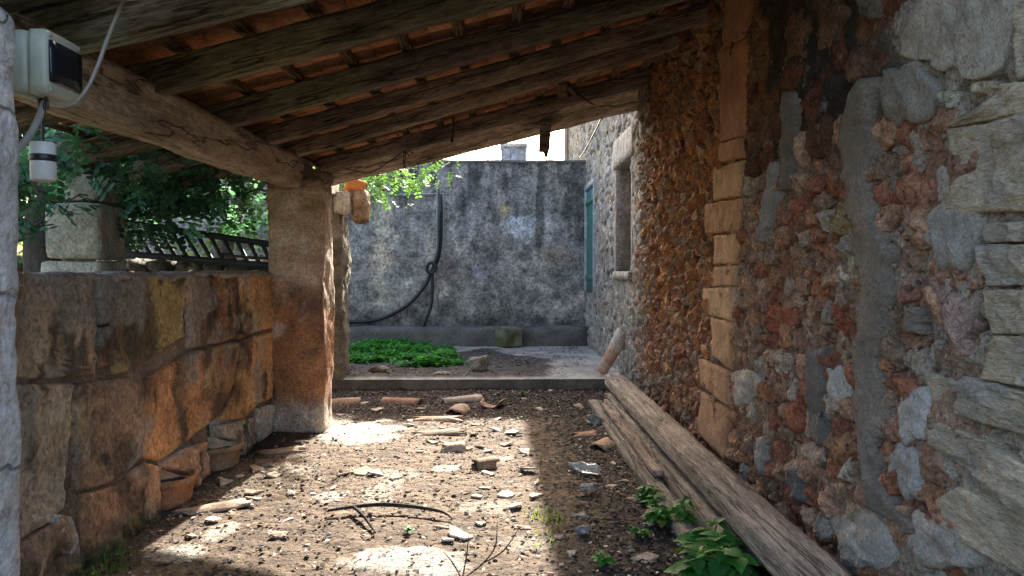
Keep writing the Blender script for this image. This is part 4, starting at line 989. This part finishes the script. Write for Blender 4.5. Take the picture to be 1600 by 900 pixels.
def shard_labels(lst):
    side = []
    for x, y, s in lst:
        nm, mx_, my_ = min(MARKS, key=lambda m: math.hypot(m[1] - x, 2.2 * (m[2] - y)))
        dx, dy = x - mx_, 2.2 * (y - my_)
        w = ('right of' if dx > 0 else 'left of') if abs(dx) > abs(dy) else ('in front of' if dy > 0 else 'behind')
        side.append((nm, w, math.hypot(dx, dy)))
    out = []
    for i, (nm, w, d) in enumerate(side):
        r = sum(1 for j, q in enumerate(side) if q[:2] == (nm, w) and (q[2], j) < (d, i))
        out.append(f'tile shard {w} the {nm}, {ORD[min(r, 9)]} to it')
    return out
sun_n = len(sun_sh)
sh_sh = [(905, 635, .06), (842, 640, .05), (590, 638, .07), (655, 638, .06), (570, 628, .06), (780, 655, .05), (745, 662, .04), (640, 655, .04), (530, 648, .05), (870, 650, .03), (820, 622, .05), (640, 662, .045), (690, 668, .03), (925, 660, .04), (860, 610, .03), (975, 752, .05), (960, 722, .03), (905, 800, .04), (985, 780, .03), (955, 760, .03), (1010, 820, .03), (1004, 870, .06), (895, 860, .03), (920, 730, .025), (400, 735, .05), (470, 690, .05), (335, 812, .04), (300, 838, .03), (420, 730, .04), (375, 745, .035)]
for k, ((x, y, s), lab) in enumerate(zip(sun_sh + sh_sh, shard_labels(sun_sh + sh_sh))): shard(x, y, s * 1.22, pale if k % 3 else mid, lab, 'tile shards scattered on the earth floor', k)
def boulder(name, label, px, py, r, sq, c, seed, z=None):
    p = onZ(px, py, z if z is not None else .02); V, F = rock(r, seed, 3, sq); V[:, 2] -= V[:, 2].min() * .8
    o = build(name, V, F, m_stone, np.array(c) * (1 + .3 * n2(V[:, 0], V[:, 2], 8, seed))[:, None], None, True, (p.x, p.y, p.z - .01)); tag(o, label, 'stone'); return o
boulder('rock', 'squarish lichen-grey rock on the edge of the concrete floor', 746, 580, .15, (1.1, .9, .9), (.33, .3, .24), 4, .15)
boulder('rock', 'flat brown stone on the floor edge near the rough pillar', 592, 582, .12, (1.2, .8, .45), (.34, .27, .21), 5, .15)
boulder('rock', 'small flat tan stone on the middle of the floor edge', 688, 587, .1, (1.3, .7, .4), (.42, .34, .26), 6, .14)
boulder('rock', 'rounded pale grey stone in the dark litter near the timbers', 928, 661, .07, (1.1, .9, .8), (.42, .41, .39), 7)
boulder('rock', 'small pale stone in the shade below the plastic bottle', 918, 764, .05, (1.4, .9, .6), (.42, .38, .33), 9)
boulder('rock', 'small grey stone in the shade near the green weeds', 910, 832, .035, (1.2, .9, .8), (.40, .38, .36), 10)
bk = thing('concrete_block', 'mossy square concrete block standing before the ledge of the back wall', 'block', tuple(onZ(795, 541, .14)))
V, F = rough_box(.36, .36, .34, (10, 10, 10), .03, .03, 5, 4); V[:, 2] += .16
o = build('cube', V, F, m_conc, mixc(np.tile(np.array((.2, .18, .14)), (len(V), 1)), (.10, .11, .05), sstep(-.1, .2, n2(V[:, 0], V[:, 2], 6, 4))), bk); o.rotation_euler = (0, 0, R(28))
# crushed plastic bottle
pb = thing('plastic_bottle', 'crumpled clear plastic bottle lying in the shaded dirt', 'bottle', tuple(onZ(912, 732, .03)))
V, F = lathe([(0.001, -.13), (.034, -.13), (.038, -.11), (.036, -.05), (.038, .02), (.034, .07), (.016, .11), (.014, .14), (0.001, .14)], 18)
V = V + .014 * np.stack([vnoise(V * 26 + a * 9, a) for a in range(3)], 1)
rot = Matrix.Rotation(R(-42), 3, 'Z') @ Matrix.Rotation(R(-90), 3, 'Y'); V = V @ np.array(rot).T; V[:, 2] += .01
build('crushed_body', V, F, mp_, (.7, .7, .7), pb, False)
# branch and dry twigs
br = thing('dead_branch', 'dark forked dead branch lying on the sunlit dirt', 'branch', tuple(onZ(600, 806)))
def gp_(x, y, h=.03): p = onZ(x, y); return (p.x, p.y, gz_at(p.x, p.y) + h)
V, F = tube([gp_(514, 810), gp_(555, 804, .04), gp_(600, 801, .05), gp_(650, 802, .045), gp_(690, 808, .035), gp_(706, 815, .02)], [.008, .012, .014, .012, .009, .004], 7); part_world('limb', V, F, m_bark, (.06, .045, .035), br)
V, F = tube([gp_(553, 805, .04), gp_(568, 816, .03), gp_(580, 828, .02), gp_(587, 837, .015)], [.01, .01, .008, .004], 7); part_world('fork', V, F, m_bark, (.06, .045, .035), br)
tg = thing('dry_twig', 'thin bare upright twig in the near dirt', 'twig', gp_(722, 905, 0))
b0 = Vector(gp_(722, 905, 0))
for k, q in enumerate([((.0, 0, 0), (.02, .03, .1), (.03, .1, .19)), ((.0, 0, 0), (.1, .05, .06), (.16, .08, .13), (.17, .1, .24)), ((.1, .05, .06), (.2, .1, .1), (.28, .14, .2)), ((0, 0, 0), (-.05, .06, .06), (-.1, .1, .1))]):
    V, F = tube([b0 + Vector(w) for w in q], [.004] * (len(q) - 1) + [.0015], 5); part_world('stem', V, F, m_bark, (.12, .09, .07), tg)

# ------------------------------------------------------------------ litter: leaf scraps, clods and gravel
def scatter(n, fn, hfn=ground_h):
    out = []
    while len(out) < n:
        q = rng.uniform((-2.0, 2.6), (1.5, 9.1), (n * 2, 2)); k = rng.uniform(0, 1, len(q)) < fn(q[:, 0], q[:, 1]); out += q[k].tolist()
    q = np.array(out[:n]); return q, hfn(q[:, 0], q[:, 1])
def flakes(q, z, s0, s1, cols, name, label, cat, lift=.004):
    n = len(q); s = rng.uniform(s0, s1, n); a = rng.uniform(0, 6.28, n); e = rng.uniform(.35, .7, n)
    tilt = rng.uniform(-.5, .9, (n, 4)) * s[:, None] * .7
    base = np.stack([np.cos(a), np.sin(a)], 1); side = np.stack([-np.sin(a), np.cos(a)], 1)
    V = np.zeros((n, 4, 3))
    for k, (l, w) in enumerate([(1, 0), (0, 1), (-1, 0), (0, -1)]):
        V[:, k, :2] = q + base * (l * s)[:, None] + side * (w * s * e)[:, None]; V[:, k, 2] = z + lift + np.maximum(tilt[:, k], 0)
    c = np.array(cols)[rng.integers(len(cols), size=n)] * rng.uniform(.6, 1.4, (n, 1)); c = np.repeat(c, 4, 0)
    o = build(name, V.reshape(-1, 3), np.arange(n * 4).reshape(n, 4), m_lit, c, None, False); tag(o, label, cat, None, 'stuff'); return o
dens = lambda x, y: np.clip(.10 + .9 * np.maximum(sstep(7.0, 8.1, y + .4 * n2(x, y, 1.5, 9)), .55 * sstep(.3, .8, x)) + .12 * n2(x, y, 3, 3), .02, 1)
q, z = scatter(26000, dens); flakes(q, z, .007, .024, [(.05, .035, .028), (.03, .024, .02), (.09, .06, .045), (.14, .11, .09), (.04, .032, .03)], 'leaf_litter', 'dark dry leaf scraps strewn over the dirt of the passage', 'leaf litter')
q, z = scatter(1300, lambda x, y: .5 + 0 * x); flakes(q, z, .006, .02, [(.45, .4, .34), (.5, .46, .4), (.36, .28, .2)], 'stone_chips', 'tiny pale chips sprinkled over the dirt of the passage', 'chips', .008)
fq = np.stack([rng.uniform(-2.0, 1.4, 3500), rng.uniform(9.2, 12.9, 3500)], 1); fk = n2(fq[:, 0], fq[:, 1], 0.75, 22, 5) + 0.9 * np.exp(-((fq[:, 0] + 0.75) / 1.2) ** 2 - ((fq[:, 1] - 10.3) / 1.3) ** 2) + rng.uniform(-.3, .3, 3500) > .2
fq = fq[fk]; flakes(fq, np.full(len(fq), .155), .008, .03, [(.04, .03, .026), (.03, .025, .022), (.1, .08, .06), (.2, .17, .14)], 'floor_litter', 'dark leaf scraps on the concrete floor of the yard', 'leaf litter')
clod = Join(); q, z = scatter(1900, lambda x, y: .55 + .4 * n2(x, y, 2, 6))
rk = [rock(1, k, 1, (1.2, 1, .7)) for k in range(10)]
for k in range(len(q)):
    V, F = rk[k % 10]; r = .004 + .014 * rng.uniform() ** 2.5
    clod.add(V * r + np.array((q[k, 0], q[k, 1], z[k] + r * .3)), F, np.array([(.22, .155, .105), (.06, .045, .035), (.28, .2, .14), (.40, .35, .29)][rng.integers(4)]) * rng.uniform(.7, 1.2))
o = clod.out('gravel', m_lit); tag(o, 'clods and fine gravel scattered over the earth floor', 'gravel', None, 'stuff')

# ================================================================== PLANTS
def leaf_shape(L_, W, n=5, fold=.25, serr=0.0, droop=.3):
    """pointed blade along +x with a fold along the midrib"""
    V = []; F = []
    for i in range(n + 1):
        t = i / n; w = W * math.sin(math.pi * min(.04 + t * .96, 1)) ** .8 * (1 - .35 * t) if i < n else 0.002
        if serr and i % 2: w *= 1 - serr
        z = -droop * L_ * t * t
        V += [(L_ * t, -w, z + fold * w), (L_ * t, 0, z), (L_ * t, w, z + fold * w)]
    for i in range(n):
        a = i * 3; F += [(a, a + 3, a + 4, a + 1), (a + 1, a + 4, a + 5, a + 2)]
    return np.array(V), F
LV, LF = leaf_shape(.115, .052, 12, .25, .16, .35)
nl_me = [mk_mesh('leaf', LV * s, LF, m_leaf, c, True) for s, c in ((1, (.05, .19, .03)), (1.15, (.055, .22, .035)), (.8, (.07, .27, .04)), (1.05, (.035, .12, .03)), (.7, (.19, .22, .05)), (.95, (.045, .16, .03)))]
def nettle(px, py, label, nst, hgt, sc, seed, spread=.1):
    p = onZ(px, py); rs = random.Random(seed)
    t = thing('nettle', label, 'plant', (p.x, p.y, gz_at(p.x, p.y)), 'green weeds growing by the timbers')
    for s in range(nst):
        a = rs.uniform(0, 6.28); r = spread * rs.uniform(.2, 1); bx_, by_ = r * math.cos(a), r * math.sin(a); h = hgt * rs.uniform(.6, 1)
        tip = (bx_ * 1.5 + rs.uniform(-.02, .02), by_ * 1.5, h)
        V, F = tube([(bx_ * .5, by_ * .5, -.02), (bx_, by_, h * .5), tip], [.005, .004, .003], 5); build('stem', V, F, m_leaf, (.06, .13, .03), t)
        for lev in range(3):
            z = h * (.45 + .27 * lev); f = (.45 + .27 * lev)
            for k in range(4 if lev < 2 else 5):
                o = obj('leaf', nl_me[rs.choice((0, 1, 2, 3, 3, 5, 5, 0, 4))], t)
                yaw = a + k * 6.28 / (4 if lev < 2 else 5) + lev * .8 + rs.uniform(-.3, .3); s_ = sc * (1.0 - .22 * lev) * rs.uniform(.8, 1.15)
                o.matrix_basis = Matrix.Translation((bx_ + (tip[0] - bx_) * f, by_ + (tip[1] - by_) * f, z)) @ Matrix.Rotation(yaw, 4, 'Z') @ Matrix.Rotation(rs.uniform(-.45, .15), 4, 'Y') @ Matrix.Rotation(rs.uniform(-.3, .3), 4, 'X') @ Matrix.Scale(s_, 4)
    return t
nettle(1092, 893, 'biggest bright green nettle with broad toothed leaves at the bottom edge', 9, .19, 1.4, 1, .17)
nettle(1038, 822, 'medium green nettle beside the planks behind the biggest one', 5, .14, 1.0, 2, .1)
nettle(1010, 790, 'small nettle against the outermost plank', 3, .12, .85, 3, .06)
nettle(942, 884, 'small green seedling in the shaded dirt left of the nettles', 2, .07, .5, 4, .05)
nettle(1000, 842, 'tiny nettle sprout between the medium nettle and the dirt', 2, .06, .5, 7, .05)
nettle(640, 832, 'tiny bright green seedling in the sunlit dirt', 1, .04, .4, 5, .02)
nettle(948, 655, 'tiny green sprout at the far end of the planks', 2, .08, .4, 6, .04)
nettle(815, 620, 'small green sprout in the litter below the floor edge', 2, .08, .4, 8, .04)
# grass tufts
def tuft(px, py, label, n, h, seed, spread=.08, z=0.0, c=(.16, .2, .06)):
    p = onZ(px, py, z); rs = np.random.default_rng(seed); J = Join()
    for k in range(n):
        a = rs.uniform(0, 6.28); r = spread * rs.uniform() ** .5; b = np.array((r * math.cos(a), r * math.sin(a), 0)); ln = h * rs.uniform(.5, 1)
        l = np.array((math.cos(a) * .5 * rs.uniform(), math.sin(a) * .5 * rs.uniform(), 1)); sd = np.array((-math.sin(a), math.cos(a), 0)) * .0035
        V = np.array([b - sd, b + sd, b + l * ln * .6 + sd * .7, b + l * ln * .6 - sd * .7, b + l * ln + np.array((l[0], l[1], -.2)) * ln * .4])
        J.add(V, [(0, 1, 2, 3), (3, 2, 4)], np.array(c) * rs.uniform(.7, 1.3))
    o = J.out('grass_tuft', m_leaf, None, False); o.location = (p.x, p.y, z + (gz_at(p.x, p.y) if z == 0 else 0)); tag(o, label, 'grass', None, 'stuff'); return o
tuft(836, 805, 'thin pale grass tuft nearer the middle of the sunlit dirt', 26, .07, 1, .13)
tuft(868, 812, 'thin pale grass tuft at the edge of the shade', 26, .09, 2, .09)
tuft(850, 845, 'sparse pale grass nearest the viewer by the shade edge', 14, .06, 3, .12)
tuft(528, 600, 'green weeds at the foot of the rough pillar', 120, .2, 4, .22, 0, (.06, .16, .04))
tuft(566, 604, 'green weeds under the left end of the floor edge', 90, .14, 5, .2, 0, (.07, .19, .05))
tuft(160, 885, 'mossy green grass at the parapet foot near the viewer', 160, .05, 6, .18, 0, (.05, .1, .02))
# clover-like ground cover on the concrete floor
def cover():
    V = []; C = []; n = 0
    while n < 3600:
        x = rng.uniform(-2.9, -.2); y = rng.uniform(9.5, 13.0)
        d = ((x + 1.95) / 1.25) ** 2 + ((y - 11.6) / 1.35) ** 2 + .55 * float(n2([x], [y], 1.6, 81)[0])
        d2 = ((x + .95) / .55) ** 2 + ((y - 10.5) / .55) ** 2 + .5 * float(n2([x], [y], 3, 82)[0])
        d = min(d, d2)
        if d > .9 or float(n2([x], [y], 3.4, 88)[0]) > .16: continue
        h = .14 + (.02 + .13 * max(0, 1 - d)) * (.55 + .45 * float(vnoise(np.array([[x * 5, y * 5, 1.]]), 3)[0])) + rng.uniform(0, .05); n += 1
        a0 = rng.uniform(0, 6.28); s = rng.uniform(.035, .07); c = np.array((.06, .22, .045)) * rng.uniform(.45, 1.4)
        for k in range(3):
            a = a0 + k * 2.09; dx, dy = math.cos(a), math.sin(a); tz = rng.uniform(-1.0, .9)
            V += [(x, y, h), (x + s * (dx - .55 * dy) * .8, y + s * (dy + .55 * dx) * .8, h + s * tz * .6 + .006), (x + s * 1.35 * dx, y + s * 1.35 * dy, h + s * tz), (x + s * (dx + .55 * dy) * .8, y + s * (dy - .55 * dx) * .8, h + s * tz * .6 + .006)]; C += [c] * 4
    V = np.array(V); o = build('ground_cover', V, np.arange(len(V)).reshape(-1, 4), m_leaf, np.array(C), None, False); tag(o, 'bright green clover-like weeds spreading over the yard floor', 'weeds', None, 'stuff')
cover()

# ------------------------------------------------------------------ trees
def carob(label, trunk, limbs, clusters, seed, nleaf=16, L_=.17, ls=.07, keep=None, c0=(.05, .12, .095), tcol=(.09, .075, .06)):
    t = thing('carob_tree', label, 'tree', trunk[0])
    inv = Matrix.Translation(trunk[0]).inverted()
    rs = np.random.default_rng(seed)
    n = len(trunk); V, F = tube(trunk, [.19 - .11 * i / (n - 1) for i in range(n)], 14)
    V = V + .03 * np.stack([fbm(V * 4 + a * 7, a, 3) for a in range(3)], 1)
    o = build('trunk', V, F, m_bark, tcol, t); o.matrix_parent_inverse = inv
    J = Join()
    for l in limbs:
        V, F = tube(l, [.06] + [.04] * (len(l) - 2) + [.012], 8); o = build('branch', V, F, m_bark, tcol, t); o.matrix_parent_inverse = inv
    top = np.array(trunk[-1]); CS = np.array([np.array(c) for c in clusters]); nc = len(CS)
    for c in CS:
        dirc = c - top
        V, F = tube([c - dirc * .12 + rs.normal(size=3) * .05, c - dirc * .05, c + rs.normal(size=3) * .08], [.008, .006, .002], 4); J.add(V, F, tcol)
    N_ = nc * nleaf
    tone = np.repeat(rs.uniform(.6, 1.45, nc), nleaf) * rs.uniform(.75, 1.3, N_) * np.where(rs.uniform(size=N_) > .12, 1, 1.8)
    b = np.repeat(CS, nleaf, 0) + rs.normal(size=(N_, 3)) * np.array((.17, .17, .12)); d = rs.normal(size=(N_, 3)) + np.array((0, 0, -.35)); up = np.array((0, 0, 1.)) + rs.normal(size=(N_, 3)) * .35
    if keep is not None:
        kk = keep(b); b, d, up, tone = b[kk], d[kk], up[kk], tone[kk]; N_ = len(b)
    nz = lambda a: a / (np.linalg.norm(a, axis=1, keepdims=True) + 1e-9)
    d = nz(d); s_ = nz(np.cross(d, up)); nr_ = np.cross(s_, d); LL = L_ * rs.uniform(.75, 1.2, (N_, 1)); out = []
    for k in range(4):
        t_ = (k + 1) / 4; o_ = b + d * LL * t_ - nr_ * LL * .25 * t_ * t_
        for sg in (-1, 1):
            ax = nz(s_ * sg * .9 + d * .42 + nr_ * rs.uniform(-.35, .25, (N_, 1))); w = np.cross(ax, nr_) * .33; l = ls * rs.uniform(.8, 1.15, (N_, 1))
            out.append(np.stack([o_, o_ + ax * l * .35 + w * l * .9, o_ + ax * l * .8 + w * l * .8, o_ + ax * l, o_ + ax * l * .8 - w * l * .8, o_ + ax * l * .35 - w * l * .9], 1))
    AV = np.stack(out, 1).reshape(-1, 3); AF = np.arange(len(AV)).reshape(-1, 6); AC = np.repeat(tone[:, None] * np.array(c0), 48, 0)
    o = J.out('twigs', m_bark, t); o.matrix_parent_inverse = inv; o['kind'] = 'stuff'
    o = build('crown', AV, AF, m_leaf, AC, t, False); o.matrix_parent_inverse = inv
    return t
rs = np.random.default_rng(5)
cl1 = []
while len(cl1) < 320:
    q = rs.uniform((-5.8, 5.0, 1.7), (-2.45, 9.5, 4.2))
    x, y = q[0], q[1]
    if ((x + 4.0) / 2.0) ** 2 + ((y - 7.0) / 2.0) ** 2 + ((q[2] - 3.1) / 1.25) ** 2 > 1: continue
    low = (2.08 if x > -3.0 or x < -3.75 else 2.3) + .22 * float(n2([x], [y], 1.3, 84)[0])
    if q[2] < low: continue
    if rs.uniform() < .35 and q[2] > 3.0: continue
    cl1.append(q)
for px, py, dd in [(55, 330, 5.4), (40, 300, 5.2), (48, 370, 5.4), (50, 250, 5.0), (110, 320, 5.6), (190, 330, 6.2), (240, 330, 6.4), (245, 345, 6.4), (280, 300, 6.4), (215, 280, 6.0), (370, 330, 7.6), (395, 345, 8.0), (410, 330, 8.0), (300, 330, 7.0), (350, 300, 7.2), (30, 220, 4.6), (130, 220, 5.0), (110, 250, 5.0), (180, 240, 5.4), (90, 210, 4.8), (230, 250, 5.6), (330, 270, 6.4), (380, 290, 6.8), (420, 300, 7.4)]:
    cl1.append(np.array(onY(px, py, dd)))
tr = onY(58, 400, 5.9)
carob('dense dark green carob tree hanging over the parapet on the left', [(tr.x, 5.9, -.1), (tr.x + .05, 5.95, 1.0), (tr.x - .03, 6.0, 1.9), (tr.x - .1, 6.4, 2.7)],
      [[(tr.x - .1, 6.3, 2.5), (-3.6, 6.9, 2.8), (-3.0, 7.4, 2.7)], [(tr.x - .1, 6.3, 2.6), (-4.0, 7.2, 3.2), (-4.2, 8.3, 3.4)], [(tr.x, 6.1, 2.2), (-3.3, 6.0, 2.45), (-2.7, 6.2, 2.3)], [(tr.x - .1, 6.3, 2.6), (-4.6, 6.6, 3.2), (-5.3, 7.0, 3.3)]], cl1, 11, keep=lambda b: ((b[:, 0] < -2.28) | (b[:, 1] > 8.7)) & ~((b[:, 0] / b[:, 1] > -.62) & (b[:, 0] / b[:, 1] < -.52) & (b[:, 2] - 1.5 < .085 * b[:, 1])))
cl2 = []
while len(cl2) < 30:
    q = rs.uniform((-3.2, 10.0, 2.55), (-1.25, 11.2, 3.05))
    if q[2] < 2.62 + .16 * (q[0] + 2.4) ** 2 * .5: continue
    cl2.append(q)
for px, py in [(590, 290), (610, 298), (575, 275), (640, 285), (655, 278), (620, 300), (676, 268), (690, 262), (600, 275), (570, 300)]: cl2.append(np.array(onY(px, py, 10.4)))
carob('lighter green carob branch hanging beyond the rough pillar before the back wall', [(-4.3, 11.2, -.1), (-4.2, 11.2, 1.2), (-3.9, 11.1, 2.3), (-3.4, 11.0, 2.9)], [[(-3.5, 11, 2.8), (-2.6, 10.8, 3.1), (-1.6, 10.6, 2.95)], [(-3.5, 11, 2.8), (-2.4, 11.2, 3.3), (-1.2, 11.1, 3.2)]], cl2, 12, 10, ls=.05, c0=(.06, .11, .045))

# ------------------------------------------------------------------ behind the parapet
gpst = thing('stone_gatepost', 'pale square stone post of stacked blocks behind the parapet', 'post', (-3.3, 6.0, 0))
for k, (z0_, z1_, w) in enumerate([(0, .55, .47), (.55, 1.05, .46), (1.05, 1.56, .46), (1.57, 2.02, .43), (2.03, 2.5, .40)]):
    V, F = rough_box(w, w, z1_ - z0_ - .008, (12, 12, 8), .035, .014, 4, k + 3); build('block', V + np.array((0.01 * (k % 2), 0, (z0_ + z1_) / 2)), F, m_plast, (0.62, 0.57, 0.46), gpst)
rack = thing('iron_rack', 'dark ladder-like iron rack lying on the stone wall behind the parapet', 'rack', tuple(onY(300, 400, 7.0)))
tA, tB, bA, bB = onY(180, 346, 7.0), onY(445, 385, 7.0), onY(200, 397, 6.9), onY(445, 417, 6.9)
for a, b in ((tA, tB), (bA, bB)):
    V, F = rough_box((b - a).length, .05, .06, (16, 2, 2), .006, .004, 3, 4); x = (b - a).normalized(); y = Vector((0, 0, 1)).cross(x).normalized(); z = x.cross(y)
    V = V @ np.array(Matrix((x, y, z))) + np.array((a + b) / 2); part_world('rail', V, F, m_iron, (.022, .025, .035), rack)
for k in range(13):
    t = (k + .6) / 13; a = tA.lerp(tB, t - .03); b = bA.lerp(bB, t + .03)
    V, F = tube([a, (a + b) / 2 + Vector((0, .004, 0)), b], .021, 7); part_world('rung', V, F, m_iron, (.03, .03, .035), rack)
a, b, c, d = onY(172, 345, 7.02), onY(190, 350, 7.02), onY(212, 404, 6.95), onY(180, 404, 6.95)
V = np.array([tuple(q) for q in (a, b, c, d)] + [tuple(q + Vector((0, .05, 0))) for q in (a, b, c, d)]); part_world('end_plate', V, [(0, 1, 2, 3), (7, 6, 5, 4), (0, 4, 5, 1), (1, 5, 6, 2), (2, 6, 7, 3), (3, 7, 4, 0)], m_iron, (.018, .02, .035), rack, False)
V, F = tube([onY(340, 395, 6.95), onY(385, 402, 6.9), onY(440, 404, 6.9)], .014, 6); part_world('rod', V, F, m_iron, (.04, .035, .035), rack)
dw = thing('dry_stone_wall', 'rough dry stone wall under the iron rack beyond the parapet', 'wall', (-3.1, 7.3, 0))
J = Join(); k = 0
for row in range(11):
    x = -5.2 + rng.uniform(0, .2)
    while x < -2.35:
        w = rng.uniform(.12, .3); V, F = rock(1, k % 30, 2, (w * .62, .2, .095)); cc = np.array((.26, .23, .19)) * rng.uniform(.6, 1.25)
        V = V + np.array((x + w / 2, 7.25 + rng.uniform(-.05, .05), .08 + row * .145 + rng.uniform(-.015, .015)))
        if row >= 7: part_world('stone', V, F, m_stone, cc, dw)
        else: J.add(V, F, cc)
        x += w; k += 1
o = J.out('lower_stones', m_stone, dw); o.matrix_parent_inverse = Matrix.Translation(dw.location).inverted(); o['kind'] = 'stuff'

def shrub(label, x, y, r, h, seed, c):
    t = thing('shrub', label, 'shrub', (x, y, 0), 'shrubs in the sunny garden beyond the parapet')
    rs = np.random.default_rng(seed); J = Join()
    for k in range(9):
        a = rs.uniform(0, 6.28); q = rs.uniform(.3, .9); V, F = tube([(0, 0, 0), (math.cos(a) * r * q * .4, math.sin(a) * r * q * .4, h * .45), (math.cos(a) * r * q, math.sin(a) * r * q, h * rs.uniform(.6, .95))], [.05, .03, .008], 6); J.add(V, F, (.2, .16, .12))
    J.out('stems', m_bark, t)
    n = 2600; d = rs.normal(size=(n, 3)); d /= np.linalg.norm(d, axis=1, keepdims=True); rr = rs.uniform(.3, 1, n) ** .5
    P = d * rr[:, None] * np.array((r, r, h * .5)) + np.array((0, 0, h * .55)); P *= (1 + .3 * fbm(P * 1.2 + seed, seed, 3))[:, None]
    a = rs.normal(size=(n, 3)); a /= np.linalg.norm(a, axis=1, keepdims=True); b = np.cross(a, rs.normal(size=(n, 3))); b /= np.linalg.norm(b, axis=1, keepdims=True)
    s = rs.uniform(.05, .1, n)[:, None]
    V = np.stack([P - a * s, P + b * s * .5, P + a * s, P - b * s * .5], 1).reshape(-1, 3)
    build('foliage', V, np.arange(4 * n).reshape(n, 4), m_leaf, np.repeat(np.array(c) * rs.uniform(.6, 1.4, (n, 1)), 4, 0), t, False)
shrub('olive green shrub seen through the rack bars on the right', -4.6, 13.5, 1.5, 2.2, 1, (.20, .23, .12))
shrub('pale green shrub seen through the rack behind the gatepost', -7.4, 14.5, 1.9, 2.4, 2, (.22, .25, .12))
shrub('grey-green shrub standing farthest behind the rack', -7.0, 20.0, 2.6, 3.0, 3, (.22, .25, .15))
shrub('wide dull green shrub behind the carob trunk', -11.5, 16.0, 2.6, 3.2, 4, (.16, .2, .1))
shrub('low sunny shrub between the plastered pillar and the rack', -5.2, 17.5, 1.6, 2.0, 5, (.24, .26, .14))

for o in SC.objects:
    if o.type == 'MESH' and o.parent is None and 'category' in o.keys() and o.get('kind') == 'structure': del o['category']
